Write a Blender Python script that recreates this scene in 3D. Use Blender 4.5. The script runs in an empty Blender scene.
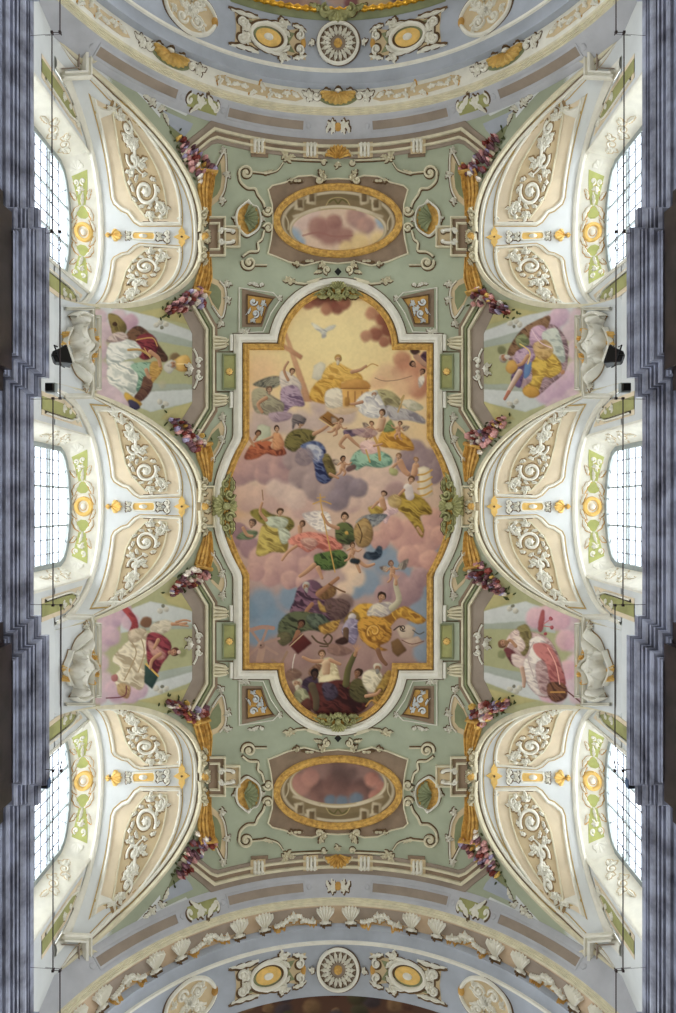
import bpy, bmesh, math, random
import numpy as np
from mathutils import Vector, Matrix
from mathutils.geometry import tessellate_polygon
random.seed(7)
PI = math.pi
C = bpy.context.scene.collection
FPX, CX, CY = 665.0, 338.0, 506.5      # focal length and centre of the photograph's frame
R, ZC = 6.55, 11.45                    # barrel vault radius and height of its axis above the camera
XW = 6.0                               # nave wall plane
ZS = 14.05                             # springing of the lunettes

# ------------------------------------------------------------------ colours / materials
def s2l(c):
    return tuple(((v/12.92) if v <= .04045 else ((v+.055)/1.055)**2.4) for v in [x/255. for x in c])
MATS = {}
def mat(name, rgb, rough=.8, metal=0., var=.10, scale=3., spec=.3, rgb2=None, bump=0., emit=None):
    if name in MATS: return MATS[name]
    m = bpy.data.materials.new(name); m.use_nodes = True
    nt = m.node_tree; b = nt.nodes['Principled BSDF']
    b.inputs['Roughness'].default_value = rough; b.inputs['Metallic'].default_value = metal
    b.inputs['Specular IOR Level'].default_value = spec
    c = s2l(rgb)
    tc = nt.nodes.new('ShaderNodeTexCoord'); nz = nt.nodes.new('ShaderNodeTexNoise')
    nz.inputs['Scale'].default_value = scale; nz.inputs['Detail'].default_value = 6; nz.inputs['Roughness'].default_value = .6
    nt.links.new(tc.outputs['Object'], nz.inputs['Vector'])
    rp = nt.nodes.new('ShaderNodeValToRGB')
    lo = s2l(rgb2) if rgb2 else tuple(v*(1-var*1.6) for v in c)
    hi = tuple(min(1, v*(1+var*.8)) for v in c)
    rp.color_ramp.elements[0].position = .32; rp.color_ramp.elements[0].color = (*lo, 1)
    rp.color_ramp.elements[1].position = .62; rp.color_ramp.elements[1].color = (*hi, 1)
    nt.links.new(nz.outputs['Fac'], rp.inputs['Fac']); nt.links.new(rp.outputs['Color'], b.inputs['Base Color'])
    if bump:
        bp = nt.nodes.new('ShaderNodeBump'); bp.inputs['Strength'].default_value = bump; bp.inputs['Distance'].default_value = .02
        n2 = nt.nodes.new('ShaderNodeTexNoise'); n2.inputs['Scale'].default_value = scale*6
        nt.links.new(tc.outputs['Object'], n2.inputs['Vector'])
        nt.links.new(n2.outputs['Fac'], bp.inputs['Height']); nt.links.new(bp.outputs['Normal'], b.inputs['Normal'])
    MATS[name] = m
    return m
def paint_mat():
    if 'fresco_paint' in MATS: return MATS['fresco_paint']
    m = bpy.data.materials.new('fresco_paint'); m.use_nodes = True
    nt = m.node_tree; b = nt.nodes['Principled BSDF']
    b.inputs['Roughness'].default_value = .85; b.inputs['Specular IOR Level'].default_value = .2
    a = nt.nodes.new('ShaderNodeAttribute'); a.attribute_name = 'Col'
    nt.links.new(a.outputs['Color'], b.inputs['Base Color'])
    MATS['fresco_paint'] = m
    return m

M = dict(
    green=mat('green_plaster', (166,173,150), var=.09, scale=.9),
    dgreen=mat('deep_green_plaster', (132,138,104), var=.12, scale=2),
    olive=mat('olive_plaster', (158,158,104), var=.14, scale=2),
    white=mat('white_stucco', (228,225,212), var=.05, scale=4),
    cream=mat('cream_stucco', (216,208,180), var=.08, scale=4),
    pale=mat('pale_grey_plaster', (214,217,216), var=.06, scale=.8),
    blue=mat('blue_grey_plaster', (168,174,184), var=.09, scale=1.1),
    lav=mat('lavender_grey_plaster', (184,185,190), var=.08, scale=1.2),
    beige=mat('beige_plaster', (222,206,178), var=.07, scale=1.3),
    dbeige=mat('tan_plaster', (204,184,148), var=.08, scale=1.6),
    brown=mat('rose_brown_plaster', (138,118,98), var=.13, scale=2.2),
    taupe=mat('taupe_plaster', (152,138,124), var=.10, scale=1.6),
    ochreline=mat('pale_ochre_paint', (190,162,104), var=.12, scale=6),
    tanline=mat('sienna_paint', (150,124,88), var=.12, scale=6),
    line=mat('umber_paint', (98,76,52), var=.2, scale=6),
    ochre=mat('ochre_paint', (196,154,84), var=.15, scale=3, rgb2=(164,122,62)),
    gold=mat('golden_ochre_stucco', (208,166,88), rough=.6, var=.18, scale=9, rgb2=(162,120,60), bump=.6),
    yellow=mat('yellow_stucco', (232,192,112), rough=.6, var=.12, scale=5),
    gilt=mat('gilding', (220,165,60), rough=.28, metal=.9, var=.25, scale=8),
    marble=mat('dark_marble', (146,151,170), rough=.3, spec=.6, var=.3, scale=2.4, rgb2=(88,90,106)),
    dmarble=mat('umber_marble', (40,32,34), rough=.35, spec=.5, var=.5, scale=3.5, rgb2=(16,13,14)),
    black=mat('black_plastic', (14,14,16), rough=.35, var=.2, scale=3),
    wire=mat('cable_sheath', (60,48,48), rough=.6, var=.2, scale=3),
    iron=mat('window_iron', (96,98,108), rough=.5, var=.2, scale=6),
    frame=mat('window_frame_paint', (150,158,158), rough=.5, var=.1, scale=6),
    cresty=mat('green_gilt_stucco', (168,166,118), rough=.6, var=.2, scale=6, rgb2=(128,128,86)),
)
def glass_mat():
    m = bpy.data.materials.new('window_glass'); m.use_nodes = True
    nt = m.node_tree; nt.nodes.clear()
    o = nt.nodes.new('ShaderNodeOutputMaterial'); mx = nt.nodes.new('ShaderNodeMixShader')
    t = nt.nodes.new('ShaderNodeBsdfTransparent'); g = nt.nodes.new('ShaderNodeBsdfGlossy')
    t.inputs['Color'].default_value = (.93,.96,.98,1); g.inputs['Roughness'].default_value = .08
    mx.inputs['Fac'].default_value = .05
    nt.links.new(t.outputs[0], mx.inputs[1]); nt.links.new(g.outputs[0], mx.inputs[2]); nt.links.new(mx.outputs[0], o.inputs[0])
    return m
M['glass'] = glass_mat()

# ------------------------------------------------------------------ object helpers
def link(name, me, material, parent=None):
    o = bpy.data.objects.new(name, me); C.objects.link(o)
    if material is not None: me.materials.append(material)
    if parent is not None:
        o.parent = parent
        if parent.type == 'EMPTY': o.matrix_parent_inverse = Matrix.Translation(-parent.location)
    return o
def tag(o, label=None, cat=None, group=None, kind=None):
    if label: o['label'] = label
    if cat: o['category'] = cat
    if group: o['group'] = group
    if kind: o['kind'] = kind
    return o
def thing(name, loc, label, cat, group=None):
    o = bpy.data.objects.new(name, None); C.objects.link(o); o.location = Vector(loc); o.empty_display_size = .1
    return tag(o, label, cat, group)
def struct(o): o['kind'] = 'structure'; return o

class MB:
    """collects geometry for ONE mesh object"""
    def __init__(s): s.v = []; s.f = []
    def grid(s, P, cu=False, cv=False):
        n, m = len(P), len(P[0]); b = len(s.v)
        for row in P: s.v.extend(tuple(p) for p in row)
        for i in range(n if cu else n-1):
            for j in range(m if cv else m-1):
                i2, j2 = (i+1) % n, (j+1) % m
                s.f.append((b+i*m+j, b+i*m+j2, b+i2*m+j2, b+i2*m+j))
    def box(s, c, d, rz=0, rx=0, bev=0):
        b = len(s.v); cz, sz = math.cos(rz), math.sin(rz); cx, sx = math.cos(rx), math.sin(rx)
        for i in (-1,1):
            for j in (-1,1):
                for k in (-1,1):
                    x, y, z = i*d[0]/2, j*d[1]/2, k*d[2]/2
                    y, z = y*cx-z*sx, y*sx+z*cx
                    x, y = x*cz-y*sz, x*sz+y*cz
                    s.v.append((c[0]+x, c[1]+y, c[2]+z))
        for q in ((0,1,3,2),(4,6,7,5),(0,4,5,1),(2,3,7,6),(0,2,6,4),(1,5,7,3)): s.f.append(tuple(b+t for t in q))
    def tube3(s, pts, r, seg=6):
        pts = [Vector(p) for p in pts]; P = []
        for i, p in enumerate(pts):
            d = (pts[min(i+1, len(pts)-1)]-pts[max(i-1, 0)]).normalized()
            a = d.cross(Vector((0,0,1)));
            if a.length < 1e-3: a = d.cross(Vector((1,0,0)))
            a.normalize(); c = d.cross(a)
            P.append([p+(a*math.cos(t)+c*math.sin(t))*r for t in [2*PI*k/seg for k in range(seg)]])
        s.grid(P, cv=True)
        b = len(s.v)
        s.f.append(tuple(b-seg+k for k in range(seg))); s.f.append(tuple(b-seg*len(pts)+k for k in reversed(range(seg))))
    # ---- relief primitives working in a 2D surface space mapped by T(x, y, h)
    def strip(s, T, path, prof, closed=False, scale=None, caps=True):
        n = len(path); P = []
        for i in range(n):
            x, y = path[i]
            if closed: a, b = path[i-1], path[(i+1) % n]
            else: a, b = path[max(i-1,0)], path[min(i+1,n-1)]
            d1 = (x-a[0], y-a[1]); d2 = (b[0]-x, b[1]-y)
            l1, l2 = math.hypot(*d1), math.hypot(*d2)
            if l1 < 1e-9: d1, l1 = d2, l2
            if l2 < 1e-9: d2, l2 = d1, l1
            n1 = (-d1[1]/l1, d1[0]/l1); n2 = (-d2[1]/l2, d2[0]/l2)
            mx, my = n1[0]+n2[0], n1[1]+n2[1]; L = math.hypot(mx, my) or 1
            mx, my = mx/L, my/L; k = 1/max(.5, mx*n1[0]+my*n1[1])
            sc = 1 if scale is None else scale[i]
            P.append([T(x+mx*k*o*sc, y+my*k*o*sc, h*(sc if scale is not None else 1)) for o, h in prof])
        s.grid(P, cu=closed)
    def blob(s, T, cx, cy, rx, ry=None, rot=0, h=.06, seg=12, lobes=0, amp=.25):
        ry = ry or rx; c0, s0 = math.cos(rot), math.sin(rot); P = []
        for k, (q, z) in enumerate(((1,-.1),(.93,.45),(.7,.82),(.35,.97),(0.02,1.))):
            row = []
            for j in range(seg):
                a = 2*PI*j/seg; w = q*(1+(amp*math.cos(lobes*a) if lobes else 0)*(1 if k < 3 else .3))
                x, y = rx*w*math.cos(a), ry*w*math.sin(a)
                row.append(T(cx+x*c0-y*s0, cy+x*s0+y*c0, h*z))
            P.append(row)
        s.grid(P, cv=True)
    def shell(s, T, cx, cy, r, a0, a1, ribs=7, h=.12, r0=.12, sx=1., sy=1.):
        P = []; n = ribs*4
        for q in (r0, .3, .5, .7, .85, .95, 1.02):
            row = []
            for j in range(n+1):
                t = j/n; a = a0+(a1-a0)*t; rb = math.cos(t*ribs*2*PI)
                w = r*q*(1-.05*rb*(q > .8)); z = h*(.25+.75*math.sin(min(q,1)*PI*.62))*(1-.3*(rb*.5+.5))*(1 if q <= 1 else -.02)
                row.append(T(cx+w*sx*math.cos(a), cy+w*sy*math.sin(a), z))
            P.append(row)
        s.grid(P)
    def panel(s, T, poly, h=.01, cell=None, skirt=.03):
        bm = bmesh.new()
        vs = [bm.verts.new((x, y, 0)) for x, y in poly]
        for t in tessellate_polygon([[Vector((x, y, 0)) for x, y in poly]]):
            try: bm.faces.new([vs[i] for i in t])
            except ValueError: pass
        xs = [p[0] for p in poly]; ys = [p[1] for p in poly]
        if cell is None: cell = max(max(xs)-min(xs), max(ys)-min(ys))/8
        for ax, lo, hi in ((0, min(xs), max(xs)), (1, min(ys), max(ys))):
            k = lo+cell
            while k < hi-1e-6:
                co = (k,0,0) if ax == 0 else (0,k,0); no = (1,0,0) if ax == 0 else (0,1,0)
                bmesh.ops.bisect_plane(bm, geom=bm.verts[:]+bm.edges[:]+bm.faces[:], plane_co=co, plane_no=no, dist=1e-6)
                k += cell
        b = len(s.v); bm.verts.index_update(); bm.verts.ensure_lookup_table()
        for v in bm.verts: s.v.append(tuple(T(v.co.x, v.co.y, h)))
        for f in bm.faces: s.f.append(tuple(b+v.index for v in f.verts))
        for e in bm.edges:
            if len(e.link_faces) == 1:
                i, j = e.verts[0], e.verts[1]; q = len(s.v)
                s.v.append(tuple(T(i.co.x, i.co.y, h-skirt))); s.v.append(tuple(T(j.co.x, j.co.y, h-skirt)))
                s.f.append((b+i.index, b+j.index, q+1, q))
        bm.free()
    def inflate(s, T, poly, hmax, cell, rr):
        m = MB(); m.panel(lambda x, y, h: (x, y, h), poly, 1., cell, 0.)
        def H(x, y):
            d = 1e9; n = len(poly)
            for i in range(n):
                (x0, y0), (x1, y1) = poly[i], poly[(i+1) % n]; dx, dy = x1-x0, y1-y0; L = dx*dx+dy*dy or 1e-9
                t = max(0, min(1, ((x-x0)*dx+(y-y0)*dy)/L)); d = min(d, math.hypot(x-x0-t*dx, y-y0-t*dy))
            q = min(1, d/rr); return hmax*math.sqrt(max(0, 1-(1-q)**2))
        b = len(s.v)
        for x, y, h in m.v: s.v.append(tuple(T(x, y, H(x, y))))
        s.f += [tuple(b+i for i in f) for f in m.f if len(set(f)) > 2]
    def build(s, name, material, parent=None, smooth=True):
        me = bpy.data.meshes.new(name); me.from_pydata([tuple(v) for v in s.v], [], s.f)
        bm = bmesh.new(); bm.from_mesh(me); bmesh.ops.recalc_face_normals(bm, faces=bm.faces); bm.to_mesh(me); bm.free()
        o = link(name, me, material, parent)
        if smooth:
            me.polygons.foreach_set('use_smooth', [True]*len(me.polygons))
            try: me.set_sharp_from_angle(angle=math.radians(40))
            except Exception: pass
        return o

def catmull(pts, n=6, closed=False):
    out = []; N = len(pts)
    for i in range(N if closed else N-1):
        if closed: p0, p1, p2, p3 = pts[i-1], pts[i], pts[(i+1) % N], pts[(i+2) % N]
        else: p0, p1, p2, p3 = pts[max(i-1,0)], pts[i], pts[i+1], pts[min(i+2,N-1)]
        for k in range(n):
            t = k/n
            out.append(tuple(.5*(2*p1[j]+(p2[j]-p0[j])*t+(2*p0[j]-5*p1[j]+4*p2[j]-p3[j])*t*t+(3*p1[j]-p0[j]-3*p2[j]+p3[j])*t**3) for j in (0,1)))
    if not closed: out.append(tuple(pts[-1]))
    return out
def densify(pts, d, closed=False):
    out = []; N = len(pts)
    for i in range(N if closed else N-1):
        a, b = pts[i], pts[(i+1) % N]; L = math.hypot(b[0]-a[0], b[1]-a[1]); n = max(1, int(L/d))
        for k in range(n): out.append((a[0]+(b[0]-a[0])*k/n, a[1]+(b[1]-a[1])*k/n))
    if not closed: out.append(tuple(pts[-1]))
    return out
def spiral(cx, cy, r, turns, a0, dirn=1, r1=.12, n=None):
    n = n or int(14*turns)+4
    return [(cx+r*(1-(1-r1)*k/n)*math.cos(a0+dirn*2*PI*turns*k/n), cy+r*(1-(1-r1)*k/n)*math.sin(a0+dirn*2*PI*turns*k/n)) for k in range(n+1)]
def halfround(w, h): return [(-w,-.01),(-w*.85,h*.55),(-w*.4,h*.93),(0,h),(w*.4,h*.93),(w*.85,h*.55),(w,-.01)]

class Orn:
    """relief plus a wider contour underneath that paints in its shade; (dx, dy) shifts that shade"""
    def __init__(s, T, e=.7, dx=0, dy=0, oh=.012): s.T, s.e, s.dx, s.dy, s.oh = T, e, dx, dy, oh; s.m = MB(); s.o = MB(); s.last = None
    def tube(s, path, w, h=.05, taper=0, closed=False):
        n = len(path)
        sc = None
        if taper == 1: sc = [1-.8*k/(n-1) for k in range(n)]
        if taper == 2: sc = [.25+.75*math.sin(PI*k/(n-1)) for k in range(n)]
        s.m.strip(s.T, path, halfround(w, h), closed, sc)
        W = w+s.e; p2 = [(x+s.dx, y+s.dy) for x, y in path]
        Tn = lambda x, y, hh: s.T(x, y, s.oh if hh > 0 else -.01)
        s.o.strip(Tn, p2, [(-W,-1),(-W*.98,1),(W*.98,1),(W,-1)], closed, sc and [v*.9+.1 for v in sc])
    def blob(s, x, y, rx, ry=None, rot=0, h=.06, lobes=0, seg=12, amp=.25):
        ry = ry or rx
        s.m.blob(s.T, x, y, rx, ry, rot, h, seg, lobes, amp)
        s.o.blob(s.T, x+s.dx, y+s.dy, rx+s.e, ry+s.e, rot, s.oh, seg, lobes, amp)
    def leaf(s, x, y, ang, L, w, h=.06, curl=0., n=9):
        path = []; a = ang; px, py = x, y
        for k in range(n+1):
            path.append((px, py)); a += curl/n; px += math.cos(a)*L/n; py += math.sin(a)*L/n
        sc = [max(.12, math.sin(PI*(.12+.86*k/n))**.8*(1+.22*math.cos(k*2.1+1))) for k in range(n+1)]
        s.m.strip(s.T, path, [(-w,-.01),(-w*.7,h*.8),(-w*.25,h),(0,h*.55),(w*.25,h),(w*.7,h*.8),(w,-.01)], scale=sc)
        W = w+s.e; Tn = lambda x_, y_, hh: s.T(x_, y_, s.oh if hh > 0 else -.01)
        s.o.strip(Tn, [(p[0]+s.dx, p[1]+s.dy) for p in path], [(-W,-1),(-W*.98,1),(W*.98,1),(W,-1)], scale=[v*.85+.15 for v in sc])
    def spiral(s, cx, cy, r, turns, a0, dirn, w, h=.05, r1=.12):
        s.tube(spiral(cx, cy, r, turns, a0, dirn, r1), w, h, taper=0)
        s.blob(cx, cy, r*.22+w*.6, h=h*1.2)
    def acanthus(s, x, y, ang, size, sgn=1, h=.06):
        """a small spray of curled leaves"""
        for k, (da, L, cu) in enumerate(((0,1.,.9),(.55,.75,1.4),(-.5,.7,-1.2),(1.2,.5,1.6),(-1.1,.48,-1.6))):
            s.leaf(x, y, ang+sgn*da, size*L, size*.2, h*(1-.1*k), sgn*cu)
        s.blob(x, y, size*.2, h=h*1.2)
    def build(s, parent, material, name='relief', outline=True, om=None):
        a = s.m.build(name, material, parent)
        if outline and s.o.v: s.o.build('painted_shade_outline', om or M['line'], parent)  # brown contour under the relief, shading painted in as trompe l'oeil
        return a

# ------------------------------------------------------------------ surface maps
def barrel(px, py, h=0.):
    """point of the barrel vault seen from the nave's centre at this place, raised h off the plaster"""
    k = (px-CX)/FPX; A = 1+k*k
    Z = (ZC+math.sqrt(max(0, ZC*ZC-A*(ZC*ZC-R*R))))/A
    X = k*Z; Y = (py-CY)/FPX*Z
    a = math.atan2(X, Z-ZC); r = R-h
    return (r*math.sin(a), Y, ZC+r*math.cos(a))
BAYS = {0:(0., 2.62, 2.62, 0.), -1:(-6.87, 3.05, 2.42, -6.82), 1:(6.87, 2.42, 3.05, 6.82)}   # centre, half widths towards -Y / +Y, wall centre
ZG, ZWT = 17.02, 16.70
def groin(b, phi):
    yc, hn, hp, yw = BAYS[b]; c, s_ = math.cos(phi), math.sin(phi)
    q = math.copysign(abs(c)**.8, c); Y = yc+q*(hp if c > 0 else hn)
    Z = ZS+(ZG-ZS)*max(0, s_)**.8
    X = math.sqrt(max(0, R*R-(Z-ZC)**2)); X = min(X, XW)
    return X, Y, Z
def wallarch(b, phi):
    yw = BAYS[b][3]; c, s_ = math.cos(phi), math.sin(phi)
    return XW, yw+2.45*math.copysign(abs(c)**.95, c), ZS+(ZWT-ZS)*max(0, s_)**.95
def lun(sd, b, u, phi, h=0.):
    def P(u, phi):
        g = groin(b, phi); w = wallarch(b, phi)
        return Vector((g[0]+(w[0]-g[0])*u, g[1]+(w[1]-g[1])*u, g[2]+(w[2]-g[2])*u))
    p = P(u, phi)
    if h:
        e = .01; uu = max(.02, min(.98, u)); ph = max(.03, min(PI-.03, phi))
        d1 = P(uu+e, ph)-P(uu-e, ph); d2 = P(uu, ph+e)-P(uu, ph-e); n = d1.cross(d2).normalized()
        yw = BAYS[b][3]
        if n.dot(Vector((0, yw-p.y, 14.5-p.z))) < 0: n = -n
        p = p+n*h
    return Vector((p.x*sd, p.y, p.z))
PHIS = [PI*k/64 for k in range(65)]

# ------------------------------------------------------------------ vault shell
YEND = 9.9
ys = set(round(v, 4) for v in np.linspace(-YEND, YEND, 120))
for b in BAYS:
    for ph in PHIS: ys.add(round(groin(b, ph)[1], 4))
ys = sorted(ys)
def amax(y):
    for b, (yc, hn, hp, yw) in BAYS.items():
        t = (y-yc)/(hp if y > yc else hn)
        if abs(t) < 1:
            Z = ZS+(ZG-ZS)*(1-abs(t)**2.5)**.4
            return math.acos(min(1, (Z-ZC)/R))
    return math.asin(XW/R)
mb = MB(); rows = []
for y in ys:
    am = min(amax(y), math.asin(XW/R)); rows.append([(R*math.sin(t*am), y, ZC+R*math.cos(t*am)) for t in np.linspace(-1, 1, 81)])
mb.grid(rows); vault = struct(mb.build('ceiling', M['green']))
vault.data.materials.append(M['pale'])
for pg in vault.data.polygons:            # the lower flanks and the far corners are limewashed pale
    c = pg.center
    if abs(c.x) > 5.28: pg.material_index = 1
lunette_objs = []
for b in (-1, 0, 1):
    for sd in (-1, 1):
        m_ = MB(); m_.grid([[lun(sd, b, u, ph) for u in np.linspace(0, 1, 17)] for ph in PHIS])
        lunette_objs.append(struct(m_.build('ceiling', M['pale'])))

# walls with window niches
NH, GH, XG, ZSILL = 1.72, 1.38, 6.65, 12.6
def arch_z(b, y):
    yw = BAYS[b][3]; t = abs(y-yw)/2.45
    return ZS+(ZWT-ZS)*max(0, 1-t**(2/.95))**(.95/2)
for sd, nm in ((-1, 'wall_left'), (1, 'wall_right')):
    m_ = MB(); X = sd*XW
    cuts = sorted(set([-15., 15.]+[BAYS[b][3]+q for b in BAYS for q in (-NH, NH)]))
    for i in range(len(cuts)-1):
        y0, y1 = cuts[i], cuts[i+1]; op = any(abs((y0+y1)/2-BAYS[b][3]) < NH for b in BAYS)
        m_.grid([[(X, y0, 9.), (X, y0, ZSILL if op else ZS+.045)], [(X, y1, 9.), (X, y1, ZSILL if op else ZS+.045)]])
    for b in BAYS:
        yw = BAYS[b][3]
        for q in (-1, 1):
            yy = np.linspace(yw+q*NH, yw+q*2.45, 24)
            m_.grid([[(X, y, ZS), (X, y, max(ZS, arch_z(b, y)))] for y in yy])
    struct(m_.build(nm, M['pale'], smooth=False))
# niches: jambs, soffit, sill
def glass_arch(b, t):      # t -1..1
    yw = BAYS[b][3]; return (yw+GH*t, 15.75+.62*math.sqrt(max(0, 1-t*t)))
def niche_arch(b, t):
    yw = BAYS[b][3]; y = yw+NH*t; return (y, arch_z(b, y))
niche_objs = []
for b in (-1, 0, 1):
    for sd in (-1, 1):
        m_ = MB(); yw = BAYS[b][3]
        m_.grid([[(sd*(XW+(XG-XW)*u), *[niche_arch(b, t)[k]*(1-u)+glass_arch(b, t)[k]*u for k in (0,1)]) for u in np.linspace(0,1,7)] for t in np.linspace(-1,1,25)])
        for q in (-1, 1):
            za, zb = niche_arch(b, q)[1], glass_arch(b, q)[1]
            m_.grid([[(sd*XW, yw+q*NH, ZSILL), (sd*XG, yw+q*GH, ZSILL)], [(sd*XW, yw+q*NH, za), (sd*XG, yw+q*GH, zb)]])
        m_.grid([[(sd*XW, yw-NH, ZSILL), (sd*XG, yw-GH, ZSILL)], [(sd*XW, yw+NH, ZSILL), (sd*XG, yw+GH, ZSILL)]])
        niche_objs.append(struct(m_.build('wall_left' if sd < 0 else 'wall_right', M['white'])))

# transverse arches at both ends of the bay
ARCH = [(9.9,6.56),(9.93,6.52),(9.95,6.5),(10.3,6.08),(10.31,6.03),(10.34,6.03),(10.35,5.99),(10.38,5.99),(10.39,5.95),(10.44,5.95),(10.9,5.95),(10.92,5.9),(10.95,5.8),(11.05,5.84),(11.25,5.80),(11.27,5.75),(11.33,5.75),(12.65,5.75)]
ANG = np.linspace(-1.5, 1.5, 97)
def arch_seg(prof, sg, mt, name='ceiling'):
    m_ = MB(); m_.grid([[(r*math.sin(a), sg*y, ZC+r*math.cos(a)) for a in ANG] for y, r in prof])
    return struct(m_.build(name, mt))
arch_objs = []
for sg in (-1, 1):
    arch_objs.append(arch_seg(ARCH[:4], sg, M['lav'])); arch_objs.append(arch_seg(ARCH[3:10], sg, M['cream']))
    arch_objs.append(arch_seg(ARCH[9:11], sg, mat('rose_tan_plaster', (192,168,140), var=.08, scale=1.5) if sg > 0 else M['white'])); arch_objs.append(arch_seg(ARCH[10:15], sg, M['blue']))
    arch_objs.append(arch_seg(ARCH[14:17], sg, M['white']))
    ex = [(12.65,5.75)] if sg > 0 else [(15.2,5.75)]
    arch_objs.append(arch_seg(ARCH[16:17]+ex, sg, M['blue']))
arch_seg([(12.65,5.75),(12.7,6.9),(15.2,6.9)], 1, M['brown'])

# bounding volume tree over every base surface for laying ornaments on them
from mathutils.bvhtree import BVHTree
def bvh_of(objs):
    V, Fc = [], []
    for o in objs:
        b = len(V); V += [v.co.copy() for v in o.data.vertices]; Fc += [tuple(b+i for i in p.vertices) for p in o.data.polygons]
    return BVHTree.FromPolygons(V, Fc)
TREE = bvh_of([vault]+lunette_objs+arch_objs+niche_objs+[o for o in C.objects if o.name.startswith('wall_')])
def surf(px, py, h=0.):
    """place on whatever plaster surface lies in that direction from the nave's centre, raised h"""
    d = Vector(((px-CX)/FPX, (py-CY)/FPX, 1)).normalized()
    loc, nrm, i, dist = TREE.ray_cast(Vector((0,0,0)), d)
    if loc is None: return d*17
    if nrm.dot(d) > 0: nrm = -nrm
    return loc+nrm*h
def archT(sg):
    """(angle px-like x, y from crown) on the arch: x metres along the arc from the crown, y = world depth, h off the surface"""
    prof = ARCH+([(15.2,5.75)] if sg < 0 else [])
    def T(x, y, h=0.):
        r = 5.75
        for (ya, ra), (yb, rb) in zip(prof[:-1], prof[1:]):
            if ya <= y <= yb: r = ra+(rb-ra)*((y-ya)/(yb-ya) if yb > ya else 0); break
        nn = (0, 1)
        a = x/5.9; rr = r-h
        return (rr*math.sin(a), sg*y, ZC+rr*math.cos(a))
    return T
# ------------------------------------------------------------------ entablature of dark marble along both walls
CORN = [(0,.10),(0,-.04),(.06,-.02),(.06,-.05),(.02,-.07),(.02,-.10),(.09,-.08),(.09,-.12),(.045,-.13),(.055,-.17),(.085,-.21),(.125,-.24),(.20,-.18),(.20,-.25),(.14,-.28),(.15,-.33),(.235,-.28),(.235,-.35),(.18,-.38),(.185,-.44),(.27,-.40),(.27,-.47),(.215,-.50),(.225,-.56),(.26,-.60),(.33,-.56),(.33,-.70),(.36,-.70),(.36,-.78)]
CORN = [(o*.78, z*.78 if z < 0 else z) for o, z in CORN]
XC, ZCO = 5.27, 11.42
def cornice_path():
    """plan of the entablature edge: steps forward at each pier, (y, forward)"""
    p = [(-15,.1),(-8.75,.1),(-8.75,0)]
    for c in (-1, 1):
        a = [(5.12,0),(5.12,.13),(4.78,.13),(4.78,.27),(2.22,.27),(2.22,.13),(1.88,.13),(1.88,0)]
        p += [(-y, f) for y, f in a] if c < 0 else [(y, f) for y, f in reversed(a)]
    p += [(8.75,0),(8.75,.1),(15,.1)]
    return p
for sd in (-1, 1):
    pl = [(XC-f, y) for y, f in cornice_path()]
    m_ = MB(); n = len(pl); P = []
    for i, (x, y) in enumerate(pl):
        # every corner is square: shift outward in x, and along y by the side the step turns to
        a = pl[max(i-1,0)]; b = pl[min(i+1,n-1)]
        sy = 0
        for q in (a, b):
            if abs(q[1]-y) < 1e-6 and abs(q[0]-x) > 1e-6:
                other = b if q is a else a
                hi = x < q[0]                       # this corner is the projecting one
                dr = (other[1]-y); sgn = math.copysign(1, dr)
                sy = sgn if hi else -sgn
        P.append([(sd*(x+o), y+sy*o if (sy != 0) else y, ZCO+z) for o, z in CORN])
    m_.grid(P)
    cn = struct(m_.build('trim_1' if sd < 0 else 'trim_2', M['marble'], smooth=False))
    # top ledge back to the wall and the dark frieze below
    m2 = MB(); m2.grid([[(sd*x, y, ZCO+.10), (sd*(XW+.02), y, ZCO+.10)] for x, y in pl]); 
    struct(m2.build('trim_3' if sd < 0 else 'trim_4', M['marble'], smooth=False))
    m3 = MB(); o, z = CORN[-1]; m3.grid([[(sd*(x+o+.02), y, ZCO+z), (sd*(x+o+.02), y, 8.2)] for x, y in pl])
    struct(m3.build('trim_17' if sd < 0 else 'trim_18', M['dmarble'], smooth=False))

# ------------------------------------------------------------------ windows: frame, leads, pane
for i, (b, sd) in enumerate([(b, s_) for b in (-1,0,1) for s_ in (-1,1)]):
    yw = BAYS[b][3]; X = sd*(XG-.02)
    m_ = MB(); path = [(yw-GH, ZSILL), (yw-GH, 15.75)]+[glass_arch(b, t) for t in np.linspace(-1,1,25)][1:-1]+[(yw+GH, 15.75),(yw+GH, ZSILL)]
    T = lambda x, y, h=0., X=X: (X-sd*h, x, y)
    m_.strip(T, path, [(-.07,-.02),(-.07,.05),(.0,.07),(.07,.05),(.07,-.02)], closed=True)
    w = m_.build('window_%d' % (i+1), M['frame']); struct(w)
    m_ = MB()
    for t, ww in ((-.33,.04),(.33,.04)):
        m_.box((X, yw+GH*t, (ZSILL+16.2)/2), (.06, ww, 16.3-ZSILL))
    for z in (15.25, 14.35): m_.box((X, yw, z), (.05, 2*GH, .05))
    m_.build('mullion', M['frame'], w)
    m_ = MB()
    for t in (-.78,-.55,-.12,.12,.55,.78):
        m_.box((X-sd*.03, yw+GH*t, (ZSILL+15.75)/2), (.02,.02,15.75-ZSILL))
    for z in np.arange(12.9, 15.9, .31): m_.box((X-sd*.03, yw, z), (.02, 2*GH, .022))
    for t in (-.55,-.12,.12,.55):                      # bars fanning out under the arch
        a0 = (yw+GH*t*.8, 15.75); a1 = glass_arch(b, t*1.2); m_.tube3([(X-sd*.03, *a0), (X-sd*.03, *a1)], .011, 4)
    m_.build('window_bars', M['iron'], w)
    m_ = MB(); xs = np.linspace(-1,1,25)
    m_.grid([[(sd*XG, glass_arch(b,t)[0], ZSILL), (sd*XG, *glass_arch(b,t))] for t in xs]); m_.build('pane', M['glass'], w)

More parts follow.
